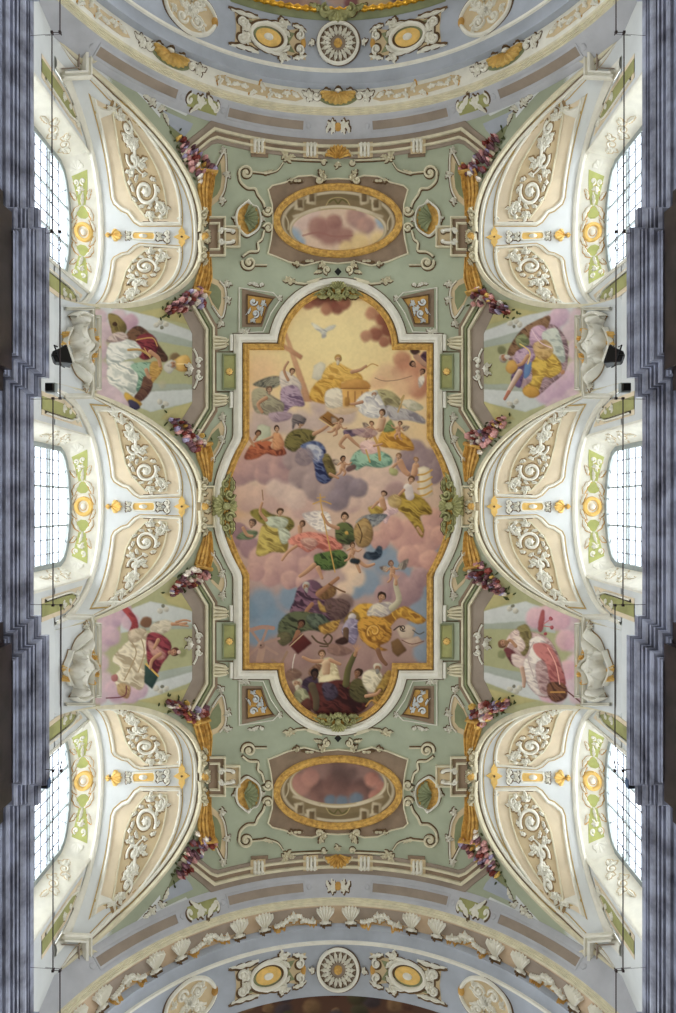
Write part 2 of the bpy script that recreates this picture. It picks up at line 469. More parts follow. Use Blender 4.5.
# ------------------------------------------------------------------ fittings on the ledges
SIDE = {-1:'left', 1:'right'}; BAYN = {-1:'upper', 0:'middle', 1:'lower'}
for sd in (-1, 1):
    r = thing('cable', (sd*4.73, 0, 11.32), 'thin dark cable strung along the %s marble entablature' % SIDE[sd], 'cable')
    yy = [(-15,278),(-8.07,278),(-8.07,286),(-4.68,286),(-4.68,278),(-1.84,278),(-1.84,285),(1.68,285),(1.68,277),(4.5,277),(4.5,285),(7.9,285),(7.9,278),(15,278)]
    m_ = MB(); m_.tube3([(sd*f*11.32/665, y, 11.32) for y, f in yy for _ in (0,)], .011, 5); m_.build('wire', M['wire'], r)
    for y, f in yy[1:-1]:
        x = f*11.32/665; m_ = MB(); m_.tube3([(sd*x, y, 11.30), (sd*x, y, 11.38)], .012, 5); xe = 5.0 if f < 281 else 5.27; m_.tube3([(sd*x, y, 11.36), (sd*(xe+.02), y, 11.40)], .004, 4); m_.box((sd*x, y, 11.32), (.04,.04,.04)); m_.build('bracket', M['wire'], r)
    # black spotlight on the pier ledge
    y = -2.62; r = thing('floodlight', (sd*5.1, y, 11.52), 'black floodlight standing on the %s ledge beside the upper %s pier' % (SIDE[sd], SIDE[sd]), 'floodlight')
    m_ = MB(); c = Vector((sd*4.86, y, 11.66)); ax = Vector((-sd*.75, -.25, .55)).normalized(); up = Vector((0,0,1)); rt = ax.cross(up).normalized(); up = rt.cross(ax)
    P = []
    for dd, s_ in ((-.14,.07),(-.12,.10),(0,.13),(.10,.17),(.12,.175),(.12,.15),(.09,.14)):
        P.append([c+ax*dd+rt*(s_*a)+up*(s_*.85*b_) for a, b_ in ((-1,-.8),(-.85,-1),(.85,-1),(1,-.8),(1,.8),(.85,1),(-.85,1),(-1,.8))])
    m_.grid(P, cv=True); bb = len(m_.v)-8; m_.f.append(tuple(range(bb, bb+8))); m_.f.append(tuple(range(7,-1,-1))); m_.build('housing', M['black'], r, smooth=False)
    m_ = MB(); q = c+ax*.093; m_.grid([[q-rt*.13-up*.1, q-rt*.13+up*.1], [q+rt*.13-up*.1, q+rt*.13+up*.1]]); m_.build('lens', mat('lamp_glass', (52,54,58), rough=.1, spec=.8, var=.1), r)
    m_ = MB(); m_.tube3([c+rt*.19, c+rt*.19-Vector((0,0,.13)), c-rt*.19-Vector((0,0,.13)), c-rt*.19], .014, 5); m_.tube3([c-Vector((0,0,.13)), (sd*4.95, y, 11.52)], .02, 6); m_.build('yoke', M['black'], r)
    m_ = MB(); m_.grid([[c+ax*.121+rt*a-up*.03, c+ax*.121+rt*(a+.012)+up*.05] for a in (-.01, .02)]); m_.build('label_sticker', M['white'], r)
    y = -2.06; t = thing('junction_box', (sd*4.97, y, 11.52), 'small square dark box with pale rim on the ledge below the upper %s pier' % SIDE[sd], 'box')
    m_ = MB(); m_.box((sd*4.985, y, 11.57), (.17,.17,.10)); m_.build('casing', M['frame'], t, smooth=False)
    m_ = MB(); m_.box((sd*4.985, y, 11.51), (.13,.13,.10)); m_.build('front_plate', M['black'], t, smooth=False)
    y = 4.78; t = thing('junction_box', (sd*5.02, y, 11.5), 'small blue grey box on the ledge beside the lower %s window' % SIDE[sd], 'box')
    m_ = MB(); m_.box((sd*5.05, y, 11.50), (.12,.15,.12)); m_.build('casing', mat('blue_box_paint', (70,90,120), rough=.5), t, smooth=False)
    m_ = MB(); m_.box((sd*5.05, y, 11.44), (.09,.11,.03)); m_.build('cover', M['black'], t, smooth=False)
for sy, y in ((-1, 272), (1, 738)):
    p = barrel(338, y); t = thing('vent_hole', p, 'small black diamond vent in the vault crown %s the oval fresco near the %s arch' % ('below' if sy < 0 else 'above', 'upper' if sy < 0 else 'lower'), 'vent')
    Tb = barrel
    m_ = MB(); m_.panel(Tb, [(338-4,y),(338,y-4.4),(338+4,y),(338,y+4.4)], .015); m_.build('grille', M['black'], t, smooth=False)
    m_ = MB(); m_.strip(Tb, [(338-4.4,y),(338,y-4.9),(338+4.4,y),(338,y+4.9)], [(-.5,0),(-.4,.03),(.4,.03),(.5,0)], closed=True); m_.build('rim', M['green'], t)
# ------------------------------------------------------------------ ornament of the lunettes
def lunT(sd, b, half=1):
    """plan coordinates (X metres from the nave axis, dY metres from the lunette's middle towards one half)"""
    yc, hn, hp, yw = BAYS[b]; hg0 = hp if half > 0 else hn
    def T(x, d, h=0.):
        sgn = half*math.copysign(1, d); d = abs(d)
        hg = hp if sgn > 0 else hn
        d = d*hg0/2.62 if True else d
        u = .5
        for _ in range(6):
            hh = hg+(2.45-hg)*u; t = min(.995, d/hh); c = t**1.25; ph = math.acos(min(1, c))
            if sgn < 0: ph = PI-ph
            xg = groin(b, ph)[0]; u = (x-xg)/max(.02, XW-xg)
            u = max(-.02, min(1., u))
        return lun(sd, b, u, ph, h)
    return T
def xg_at(t):
    Z = ZS+(ZG-ZS)*(1-min(.999,abs(t))**2.5)**.4; return math.sqrt(R*R-(Z-ZC)**2)
FAR = {-1:{1:'lower', -1:'upper'}, 0:{1:'lower', -1:'upper'}, 1:{1:'lower', -1:'upper'}}
for b in (-1, 0, 1):
    for sd in (-1, 1):
        where = '%s %s window' % (BAYN[b], SIDE[sd]); g0 = lambda ph: groin(b, ph)
        # rim moulding along the groin, and the rim round the window wall
        TN = 5+2*((b+1)*2+(sd+1)//2); t = bpy.data.objects.new('trim_%d' % TN, None); C.objects.link(t); struct(t); t.location = lun(sd, b, 0, PI/2)
        for nm, prof, mt in (('rib', [(-.03,.0),(-.02,.07),(.03,.11),(.08,.07),(.10,.03)], M['cream']), ('inner_bead', [(.14,0),(.15,.06),(.20,.07),(.22,.02),(.23,0)], M['white']), ('painted_line', [(.255,.012),(.28,.012)], M['ochreline']), ('lower_line', [(.105,.012),(.13,.012)], M['tanline'])):
            m_ = MB(); P = []
            for ph in PHIS:
                xg = groin(b, ph)[0]; wdt = max(.25, XW-xg)
                kk = min(1, (XW-xg)/.9); P.append([lun(sd, b, o*kk/wdt, ph, h*max(.3, kk)) for o, h in prof])
            m_.grid(P); m_.build(nm, mt, t)
        t = bpy.data.objects.new('trim_%d' % (TN+1), None); C.objects.link(t); struct(t); t.location = lun(sd, b, 1, PI/2)
        m_ = MB(); m_.grid([[lun(sd, b, 1-o/max(.3, XW-groin(b, ph)[0]), ph, h) for o, h in ((0,.0),(.0,.05),(.05,.07),(.1,.05),(.12,0))] for ph in PHIS]); m_.build('rib', M['white'], t)
        # two long panels with arabesque relief
        for half in (-1, 1):
            T = lunT(sd, b, half)
            t = thing('relief_panel', T(4.8, 1., 0), 'beige panel of white foliage relief, %s half of vault over the %s' % ('upper' if half < 0 else 'lower', where), 'relief panel')
            H = 2.62
            ts = np.linspace(.12, .88, 22)
            inn = [(min(5.62, xg_at(v)+.62-.42*v), v*H) for v in ts]
            out = [(5.62, v*H) for v in np.linspace(.88,.34,14)]+[(5.58,.30*H),(5.42,.25*H),(5.28,.23*H),(5.12,.15*H),(5.0,.12*H)]
            poly = inn+[p for p in out]
            poly = densify(poly, .12, True)
            Tm = lambda x, y, h=0., T=T: T(x, y, h)
            m_ = MB(); m_.panel(Tm, poly, .012, .18); m_.build('ground', M['beige'], t)
            m_ = MB(); m_.strip(Tm, poly, [(-.035,0),(-.03,.05),(0,.06),(.02,.03),(.035,0)], closed=True); m_.build('border', M['white'], t)
            c = (4.88, 1.2)
            sh = [((x-c[0])*.70+c[0]+.05, (y-c[1])*.72+c[1]-.05) for x, y in poly]
            m_ = MB(); m_.strip(Tm, poly, [(.045,.013),(.07,.013)], closed=True); m_.build('painted_line', M['ochreline'], t)
            inn2 = [(min(5.25, xg_at(v)+.98-.55*v), v*H) for v in np.linspace(.17,.80,16)]
            out2 = [(5.32, .82*H), (5.34, .62*H), (5.30,.45*H),(5.18,.33*H),(4.98,.23*H),(4.85,.17*H)]
            poly2 = densify(inn2+out2, .12, True)
            m_ = MB(); m_.panel(Tm, poly2, .02, .18, .02); m_.build('sunk_field', M['dbeige'], t)
            m_ = MB(); m_.strip(Tm, poly2, [(-.02,.02),(-.015,.05),(.015,.05),(.02,.02)], closed=True); m_.build('inner_border', M['cream'], t)
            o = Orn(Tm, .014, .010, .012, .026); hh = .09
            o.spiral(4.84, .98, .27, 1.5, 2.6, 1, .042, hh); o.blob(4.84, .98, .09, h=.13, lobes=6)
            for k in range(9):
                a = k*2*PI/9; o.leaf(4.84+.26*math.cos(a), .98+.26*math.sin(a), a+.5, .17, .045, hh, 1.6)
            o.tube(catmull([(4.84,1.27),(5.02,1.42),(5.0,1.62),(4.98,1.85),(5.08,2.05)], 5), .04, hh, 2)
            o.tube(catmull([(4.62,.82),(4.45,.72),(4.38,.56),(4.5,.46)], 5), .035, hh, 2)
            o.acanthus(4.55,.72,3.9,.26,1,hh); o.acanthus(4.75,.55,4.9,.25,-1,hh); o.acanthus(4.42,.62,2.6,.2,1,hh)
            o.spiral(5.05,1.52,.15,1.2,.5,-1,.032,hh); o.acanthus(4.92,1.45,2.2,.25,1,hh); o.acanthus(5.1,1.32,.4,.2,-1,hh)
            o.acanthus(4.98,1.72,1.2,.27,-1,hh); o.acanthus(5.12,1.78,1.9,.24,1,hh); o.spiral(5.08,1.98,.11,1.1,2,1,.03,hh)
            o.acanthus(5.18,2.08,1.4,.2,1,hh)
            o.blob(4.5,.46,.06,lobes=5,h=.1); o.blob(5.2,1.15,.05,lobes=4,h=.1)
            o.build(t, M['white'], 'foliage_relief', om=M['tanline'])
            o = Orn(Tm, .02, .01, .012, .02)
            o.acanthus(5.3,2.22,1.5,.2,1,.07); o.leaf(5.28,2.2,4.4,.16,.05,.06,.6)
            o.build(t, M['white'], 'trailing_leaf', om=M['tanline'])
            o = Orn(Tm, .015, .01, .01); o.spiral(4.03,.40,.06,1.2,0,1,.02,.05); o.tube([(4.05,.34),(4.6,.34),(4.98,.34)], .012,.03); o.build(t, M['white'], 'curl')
        T = lunT(sd, b, 1)
        t = thing('shell_ornament', T(5.82-.0,0,0), 'small golden shell on the vault beside the arch of the %s' % where, 'shell')
        m_ = MB(); m_.shell(T, 5.72, 0, .26, PI-1.25, PI+1.25, 5, .09, .1); m_.shell(T, 5.72, 0, .13, -1.2, 1.2, 3, .05, .1); m_.build('shell', M['yellow'], t)
        m_ = MB(); m_.blob(T, 5.74, 0, .05, h=.1); m_.build('boss', M['ochre'], t)
        t = thing('plaque', T(4.9,0,0), 'golden tablet with white oval centre on the vault over the %s' % where, 'plaque')
        pl = [(4.68,-.14),(4.64,-.07),(4.64,.07),(4.68,.14),(5.16,.14),(5.2,.07),(5.2,-.07),(5.16,-.14)]
        m_ = MB(); m_.panel(T, pl, .025, .12); m_.build('tablet', M['yellow'], t)
        m_ = MB(); m_.strip(T, densify(pl,.06,True), [(-.03,0),(-.02,.05),(.015,.05),(.025,0)], closed=True); m_.build('rim', M['white'], t)
        m_ = MB(); m_.blob(T, 4.93, 0, .11, .085, 0, .09); m_.blob(T, 4.93, 0, .05, .04, 0, .13); m_.build('oval_boss', M['white'], t)
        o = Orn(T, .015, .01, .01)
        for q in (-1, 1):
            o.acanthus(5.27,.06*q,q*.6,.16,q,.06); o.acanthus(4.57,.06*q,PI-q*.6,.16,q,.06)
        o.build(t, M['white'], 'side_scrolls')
        t = thing('scroll_ornament', T(4.35,0,0), 'white double scroll between the golden tablet and lozenge over the %s' % where, 'ornament')
        o = Orn(T, .015, .01, .01)
        for q in (-1, 1): o.spiral(4.36,.11*q,.08,1.2,q*1.5,q,.025,.06); o.leaf(4.36,.02*q,q*1.2,.16,.04,.06,q*.5)
        o.blob(4.32,0,.05,h=.07); o.build(t, M['white'], 'scroll')
        t = thing('lozenge_ornament', T(4.0,0,0), 'golden lozenge leaf at the tip of the vault over the %s' % where, 'ornament')
        m_ = MB(); x0 = 3.98; pts = [(x0-.2,0),(x0-.07,.08),(x0-.08,.17),(x0,.3),(x0+.08,.17),(x0+.07,.08),(x0+.2,0),(x0+.07,-.08),(x0+.08,-.17),(x0,-.3),(x0-.08,-.17),(x0-.07,-.08)]
        m_.panel(T, pts, .045, .1, .05); m_.build('lozenge', M['yellow'], t)
        m_ = MB(); m_.blob(T, x0, 0, .035, h=.08); m_.build('boss', M['line'], t)

        # ---------------- window niche: soffit ornament, jamb reliefs, wall panels
        yw = BAYS[b][3]
        def Ts(x, s_, h=0., b=b, sd=sd):      # x: -1..1 along the soffit, s_: 0 at the wall .. 1 at the glass
            p0 = niche_arch(b, x); p1 = glass_arch(b, x); y = p0[0]*(1-s_)+p1[0]*s_; z = p0[1]*(1-s_)+p1[1]*s_
            return Vector((sd*(XW+(XG-XW)*s_), y, z-h))
        def Tsm(x, s_, h=0.): return Ts(max(-1,min(1,x/1.55)), .5+s_/.68, h)
        t = thing('soffit_ornament', Ts(0,.5), 'green arch soffit with golden ring and white leaves above the %s' % where, 'ornament')
        ring = M['yellow']
        for q in (-1, 1):
            m_ = MB(); m_.panel(Tsm, [(q*x, y) for x, y in ((.33,-.05),(.42,-.14),(.62,-.06),(.95,-.15),(1.3,-.22),(1.26,.15),(.95,.12),(.62,.08),(.42,.16),(.33,.05))], .012, .12)
            m_.build('green_field', mat('leaf_green_plaster', (176,180,110), var=.1, scale=3), t)
            o = Orn(Tsm, .012, .008, .008)
            for r_ in (-1, 1):
                o.leaf(q*.30,r_*.2,(0 if q > 0 else PI)+q*r_*.1,.42,.05,.04,q*r_*-1.1); o.leaf(q*.75,r_*.14,(0 if q > 0 else PI),.24,.04,.04,q*r_*.9)
                o.spiral(q*1.12,r_*.08,.07,1.1,0,r_*q,.02,.035)
            o.leaf(q*.62,0,(0 if q > 0 else PI),.32,.04,.05,.3); o.acanthus(q*1.0,0,(PI if q > 0 else 0),.16,1,.05); o.shell = None
            o.build(t, M['white'], 'leaf_work', om=M['ochre'])
            m_ = MB(); m_.shell(Tsm, q*1.34, 0, .16, (PI/2 if q < 0 else -PI/2), (3*PI/2 if q < 0 else PI/2), 5, .04, .1); m_.build('shell', M['white'], t)
        m_ = MB(); m_.strip(Tsm, [(.2*math.cos(a), .16*math.sin(a)) for a in np.linspace(0,2*PI,25)[:-1]], [(-.05,0),(-.03,.05),(.03,.05),(.05,0)], closed=True); m_.build('golden_ring', ring, t)
        o = Orn(Tsm, .012, .008, .008); o.blob(0,0,.09,.07,h=.05)
        for q in (-1, 1):
            for r_ in (-1, 1): o.leaf(q*.05,r_*.24,(0 if q > 0 else PI),.3,.035,.04,q*r_*-.7)
        o.build(t, M['white'], 'boss', om=M['ochre'])
        for q in (-1, 1):                         # jamb reliefs
            vis = 'upper' if q < 0 else 'lower'
            def Tj(x, z, h=0., q=q, b=b, sd=sd):  # x 0..1 wall to glass, z height
                y = BAYS[b][3]+q*(NH+(GH-NH)*x); n = Vector((-sd*.34, -q*.65, 0)).normalized()
                p = Vector((sd*(XW+(XG-XW)*x), y, z)); return p+n*h
            Tjm = lambda x, z, h=0.: Tj(.5+x/.73, z, h)
            t = thing('jamb_relief', Tj(.5,15), 'pale relief scrolls on the %s jamb of the %s' % (vis, where), 'relief')
            o = Orn(Tjm, .015, .01, .01)
            for z in (14.75, 15.35):
                o.spiral(0,z,.12,1.2,1,1,.025,.035); o.acanthus(.08,z+.12,1.2,.22,1,.035); o.acanthus(-.1,z-.14,4.4,.2,-1,.035)
            o.leaf(0,14.5,4.6,.3,.05,.04,.5); o.leaf(-.02,15.5,1.5,.22,.04,.04,-.5)
            o.build(t, M['white'], 'scroll_relief', om=M['dbeige'])
            def Tw(y, z, h=0., q=q, b=b, sd=sd): return Vector((sd*(XW-h), BAYS[b][3]+q*y, z))
            t = thing('spandrel_ornament', Tw(2.05,14.8), 'olive wall strip with white scrolled border at the %s side of the %s' % (vis, where), 'ornament')
            zt = lambda y: arch_z(b, BAYS[b][3]+q*y)
            pl = [(NH+.14,ZS-.6),(NH+.14,zt(NH+.14)-.25),(NH+.3,zt(NH+.3)-.18),(NH+.52,zt(NH+.52)-.16),(NH+.62,14.6),(NH+.62,ZS-.6)]
            m_ = MB(); m_.panel(Tw, [(y, z) for y, z in pl], .012, .2); m_.build('field', M['beige'], t)
            pl2 = [(NH+.25,ZS-.6),(NH+.25,15.0),(NH+.34,15.2),(NH+.45,14.9),(NH+.52,14.4),(NH+.52,ZS-.6)]
            m_ = MB(); m_.panel(Tw, pl2, .02, .2); m_.build('olive_field', M['olive'], t)
            o = Orn(Tw, .014, .01, -.01)
            o.tube(catmull([(NH+.2,13.6),(NH+.2,14.8),(NH+.26,15.1),(NH+.3,15.3),(NH+.42,15.25),(NH+.52,15.0)],5),.025,.05); o.acanthus(NH+.3,15.25,1.4,.2,1,.05); o.acanthus(NH+.42,14.5,1.8,.2,-1,.05); o.spiral(NH+.4,14.85,.07,1.2,0,1,.02,.04)
            o.build(t, M['white'], 'scrolled_border')
            m_ = MB(); m_.strip(Tw, [(NH,ZSILL),(NH,zt(NH))], [(-.0,0),(-.0,.03),(.05,.05),(.08,.02),(.09,0)]); m_.build('edge_bead', M['white'], t)
# ------------------------------------------------------------------ ornament of the barrel vault, laid out for one quarter and set four times
def quad(sx, sy, dy=0):
    """surface map for a quarter of the vault: design coordinates are those of the quarter nearest the frame's first corner"""
    def T(x, y, h=0.):
        X = x if sx < 0 else 2*CX-x; Y = y if sy < 0 else 2*CY-y
        return Vector(barrel(X, Y, h))
    return T
def pierT(T, x, y, h):
    v = T(x, y, h)
    if abs(v.x) > XW-h:
        q = T(x, y, 0.); k = (XW-h)/abs(q.x); return Vector((q.x*k, q.y*k, q.z*k))
    return v
QN = {(-1,-1):'upper left', (1,-1):'upper right', (-1,1):'lower left', (1,1):'lower right'}
OVN = {-1:'upper', 1:'lower'}
def flat(name, T, poly, h, mt, par, cell=6, skirt=.02): m_ = MB(); m_.panel(T, poly, h, cell, skirt); return m_.build(name, mt, par)
def mould(name, T, path, prof, mt, par, closed=False): m_ = MB(); m_.strip(T, path, prof, closed); return m_.build(name, mt, par)
RIDGE = lambda w, h: [(-w,0),(-w*.8,h*.7),(-w*.3,h),(w*.2,h*.6),(w*.45,h*.85),(w*.8,h*.5),(w,0)]
def arcpts(cx, cy, rx, ry, a0, a1, n): return [(cx+rx*math.cos(a0+(a1-a0)*k/n), cy+ry*math.sin(a0+(a1-a0)*k/n)) for k in range(n+1)]

# ---- great central fresco: frame path (left half from the top), mirrored
def frame_half(d):
    """d: distance outward from the gilded band's centre line"""
    r = 57+d
    top = arcpts(338, 348, r, r, -PI/2, -PI+.0, 22)                    # crown of the lobe round to its foot
    p = [q for q in top if q[1] < 347-d]
    p += [(338-math.sqrt(r*r-(1+d)**2), 347-d), (246-d, 347-d), (246-d, 438-d*.3)]
    side = catmull([(246,438),(236,457),(228,480),(225,506.5),(228,533),(236,556),(246,575)], 5)
    side = [(x-d, y) for x, y in side][1:-1]
    p += side
    p += [(246-d, 575+d*.3), (246-d, 666+d), (338-math.sqrt(r*r-(1+d)**2), 666+d)]
    p += [(x, 1013-y) for x, y in reversed(top) if y < 347-d]
    return p
def frame_path(d, step=5):
    L = frame_half(d); Rr = [(676-x, y) for x, y in reversed(L)][1:-1]
    return densify(L+Rr, step, True)
Tb = lambda x, y, h=0.: Vector(barrel(x, y, h))
central = thing('ceiling_fresco', barrel(338, 506), 'large central fresco of figures on clouds in a gilded lobed frame', 'fresco')
fp = frame_path(0)
m_ = MB(); m_.strip(Tb, fp, [(-3.2,0),(-3,.05),(-1.8,.09),(0,.06),(1.8,.09),(3,.05),(3.2,0)], closed=True); m_.build('gilded_frame', M['gold'], central)
m_ = MB(); m_.strip(Tb, frame_path(8.6), [(-4.6,0),(-4.2,.05),(-3,.06),(-2.4,.11),(0,.13),(2,.10),(2.6,.06),(4,.05),(4.4,0)], closed=True); m_.build('stucco_moulding', M['white'], central)
m_ = MB(); m_.strip(Tb, frame_path(3.9), [(-.5,.02),(.5,.02)], closed=True); m_.strip(Tb, frame_path(13.4), [(-.4,.02),(.4,.02)], closed=True); m_.build('painted_line', M['line'], central)
def crest(cx, cy, ang, sz, label):
    c, s_ = math.cos(ang), math.sin(ang)
    def T(x, y, h=0.): return Tb(cx+(x*c-y*s_), cy+(x*s_+y*c), h+.06)
    o = Orn(T, .5, .4, .4, .01)
    o.m.shell(T, 0, 0, sz*.5, PI+.5, 2*PI-.5, 7, .16, .1); o.m.shell(T, 0, sz*.05, sz*.36, .5, PI-.5, 5, .12, .1)
    for q in (-1, 1):
        o.spiral(q*sz*.42, sz*.12, sz*.2, 1.3, PI/2, q, sz*.06, .12); o.spiral(q*sz*.8, -sz*.02, sz*.14, 1.2, 0, -q, sz*.05, .1)
        o.leaf(q*sz*.3, -sz*.1, (0 if q > 0 else PI)-q*.5, sz*.55, sz*.1, .12, q*.9); o.leaf(q*sz*.5, sz*.2, (0 if q > 0 else PI)+q*.4, sz*.6, sz*.1, .12, -q*.8)
        o.leaf(q*sz*.85, 0, (0 if q > 0 else PI)+q*.2, sz*.45, sz*.07, .09, q*.5); o.leaf(q*sz*.15, -sz*.3, -PI/2+q*.5, sz*.3, sz*.09, .12, q*.7)
    o.blob(0, 0, sz*.16, h=.22)
    r = o.build(central, M['cresty'], 'crest'); 
    r['label'] = label
crest(338, 293, 0, 20, 'green gilt shell crest at the head of the frame'); crest(338, 720, PI, 20, 'green gilt shell crest at the foot of the frame')
crest(225, 506, -PI/2, 27, 'green gilt shell crest on the left side of the frame'); crest(451, 506, PI/2, 27, 'green gilt shell crest on the right side of the frame')

for sx in (-1, 1):
    for sy in (-1, 1):
        T = quad(sx, sy); qn = QN[(sx, sy)]; sn = SIDE[sx]; un = OVN[sy]; pos = lambda x, y: T(x, y, 0)
        # plaque with rosette beside the great frame
        t = thing('rosette_plaque', pos(228,372), 'olive plaque with gold rosette beside the great frame, %s' % qn, 'plaque')
        flat('surround', T, [(216,353),(236,353),(236,391),(216,391)], .05, M['green'], t); flat('field', T, [(223,356),(234,356),(234,388),(223,388)], .07, M['olive'], t)
        mould('border', T, densify([(222.5,355),(234.5,355),(234.5,389),(222.5,389)],5,True), [(-.9,.05),(-.5,.1),(.5,.1),(.9,.05)], M['dgreen'], t, True)
        mould('painted_line', T, densify([(215.5,352),(237,352),(237,392),(215.5,392)],5,True), [(-.5,.02),(.5,.02)], M['line'], t, True)
        o = Orn(lambda x, y, h=0., T=T: T(x, y, h+.07), .4, .2, .3, .005); o.blob(228.5,372,3.4,h=.06,lobes=8,amp=.15,seg=24); o.blob(228.5,372,1.3,h=.1); o.build(t, M['yellow'], 'rosette')
        for k, (cy_, w_) in enumerate(((343,'end nearest the %s arch' % un),(400,'inner end'))):
            t = thing('console_bracket', pos(222,cy_), 'white rolled console bracket at the %s plaque, %s' % (qn, w_), 'bracket')
            o = Orn(T, .5, -.3, .5, .012); y0 = cy_
            for j, x in enumerate((213.5,217,220.5)): pass
            for j, yy in enumerate((-5.5,-1.8,1.8,5.5)):
                o.tube([(212,y0+yy),(219,y0+yy*.9),(225,y0+yy*.65)], 1.7, .12)
            o.spiral(225,y0-3,2.4,1.1,0,1,1,.12); o.spiral(225,y0+3,2.4,1.1,0,-1,1,.12)
            mould('moulding', T, [(231,y0-8),(231,y0+8)], [(-1.6,0),(-1.3,.06),(1.3,.06),(1.6,0)], M['white'], t)
            o.build(t, M['cream'], 'rolls')
        # ---- angular panels with leaf border beside the flower garlands
        for k, (dx, pts, leafs, w_) in enumerate((
            (0, [(207,186),(213,172),(224,152),(226,172),(224,190),(219,200),(212,206),(206,200)], [(223,152,4.2),(226,174,.4),(222,200,1.2)], 'by the %s oval fresco, outer' % un),
            (0, [(208,276),(219,281),(225,289),(225,306),(221,318),(212,306),(206,292)], [(226,284,-.3),(227,299,.8),(221,323,1.8)], 'by the %s oval fresco, inner' % un),
            (0, [(203,448),(212,430),(222,420),(225,430),(220,447),(211,461),(207,466)], [(222,418,4.4),(221,438,.6),(212,458,2.0)], 'by the side crest'))):
            t = thing('angular_panel', pos(*pts[0]), 'olive angular panel with white leaf border %s, %s' % (w_, qn), 'panel')
            flat('rose_ground', T, pts, .012, M['dbeige'], t)
            cx_ = sum(p[0] for p in pts)/len(pts); cy_ = sum(p[1] for p in pts)/len(pts)
            flat('olive_field', T, [(cx_+(x-cx_)*.66-1.2, cy_+(y-cy_)*.66) for x, y in pts], .022, M['dgreen'], t)
            o = Orn(T, .45, .5, .6, .014)
            half_ = [p for p in pts[1:6]] if k != 2 else pts[2:6]
            o.tube(catmull(half_, 4), .9, .06)
            for lx, ly, la in leafs: o.acanthus(lx, ly, la, 6.5, 1, .09); o.acanthus(lx, ly, la+PI, 4.5, -1, .08)
            o.build(t, M['white'], 'leaf_border')
        # ---- trapezoid panels by the lobes
        t = thing('arabesque_panel', pos(258,308), 'trapezoid panel of gold arabesque beside the great frame lobe, %s' % qn, 'panel')
        mould('outer_line', T, densify([(239,288),(273,293),(280,300),(271,313),(263,332),(239,333)],4,True), [(-.5,0),(-.3,.04),(.3,.04),(.5,0)], M['white'], t, True)
        flat('frame', T, [(242,289),(276,297),(270,303),(262,327),(242,327)], .015, M['brown'], t, 4)
        flat('field', T, [(247,295),(273,299),(266,309),(261,324),(247,324)], .025, M['ochre'], t, 4)
        mould('inner_line', T, densify([(247,295),(273,299),(266,309),(261,324),(247,324)],4,True), [(-.6,.01),(-.4,.06),(.4,.06),(.6,.01)], M['line'], t, True)
        o = Orn(lambda x, y, h=0., T=T: T(x, y, h+.02), .3, .3, .3, .008)
        o.spiral(253,302,4,1.2,0,1,.9,.06); o.spiral(255,314,4,1.3,2,-1,.9,.06); o.acanthus(262,303,.3,6,1,.06); o.acanthus(252,320,1.2,5,-1,.06); o.acanthus(258,309,-.6,6,1,.06); o.leaf(250,308,1.7,9,1.3,.06,.8); o.leaf(263,308,2.2,9,1.3,.06,-.8)
        o.build(t, M['pale'], 'arabesque')
        o = Orn(T, .4, .4, .6, .012); o.acanthus(243,331,2.4,6,1,.08); o.acanthus(245,332,-.2,6,-1,.08); o.acanthus(279,297,.6,5,1,.08); o.build(t, M['white'], 'corner_leaves')
        # ---- sprays towards the oval fresco
        t = thing('spray_ornament', pos(300,280), 'cream leaf spray and knotted rod near the %s vent hole, %s' % (un, qn), 'ornament')
        o = Orn(T, .45, .4, .6, .012)
        o.acanthus(290,280,2.6,8,1,.09); o.acanthus(291,281,.6,6,-1,.08); o.tube([(295,283),(305,284),(322,278)],1.,.06); o.tube([(307,283.5),(319,280)],2.,.09); o.spiral(327,270,4,1.2,1.5,1,1.1,.08); o.leaf(322,272,3.4,9,1.6,.07,-.8)
        o.build(t, M['cream'], 'spray')
        t = thing('small_scroll', pos(256,284), 'small white bow scroll above the %s arabesque panel' % qn, 'ornament')
        o = Orn(T, .4, .3, .5, .012); o.leaf(251,283,.2,9,1.8,.08,.5); o.leaf(252,283,2.6,5,1.3,.07,.8); o.spiral(262,285,2.2,1,2,1,.8,.06); o.build(t, M['white'], 'scroll')
        # ---- around the oval fresco
        t = thing('shell_cartouche', pos(248,219), 'gold shell in a white cartouche beside the %s oval fresco, %s side' % (un, sn), 'cartouche')
        path = catmull([(248,202),(252,206),(257,208),(260,216),(260,224),(257,230),(250,235),(246,236),(241,232),(237,226),(236,218),(238,210),(243,205)], 4, True)
        flat('backing', T, path, .02, M['gold'], t, 5)
        o = Orn(T, .5, -.5, .7, .012); o.tube(path, 1.2, .09, closed=True); o.acanthus(236,219,PI,5,1,.09); o.acanthus(261,219,0,5,1,.09); o.blob(248,202,2,h=.1,lobes=4); o.build(t, M['white'], 'cartouche_border')
        m_ = MB(); m_.shell(T, 243, 219, 14.5, -1.2, 1.2, 7, .16, .1); m_.build('shell', M['dgreen'], t)
        t = thing('scroll_border', pos(262,200), 'long white scrolled border beside the %s oval fresco, %s side, outer half' % (un, sn), 'scroll')
        o = Orn(T, .5, -.3, .8, .012)
        o.spiral(246,173,7.5,1.5,PI*.9,1,1.3,.08); o.tube(catmull([(239,171),(240,181),(247,188),(255,189),(258,195),(263,202),(265,208)],5),1.1,.07); o.spiral(268,211,5,1.4,PI,-1,1.2,.08); o.tube([(252,172),(268,173.5)],.8,.05); o.leaf(262,173,.2,12,1.8,.07,-.9)
        o.build(t, M['cream'], 'scroll')
        t = thing('scroll_border', pos(258,250), 'long white scrolled border beside the %s oval fresco, %s side, inner half' % (un, sn), 'scroll')
        o = Orn(T, .5, -.3, .8, .012)
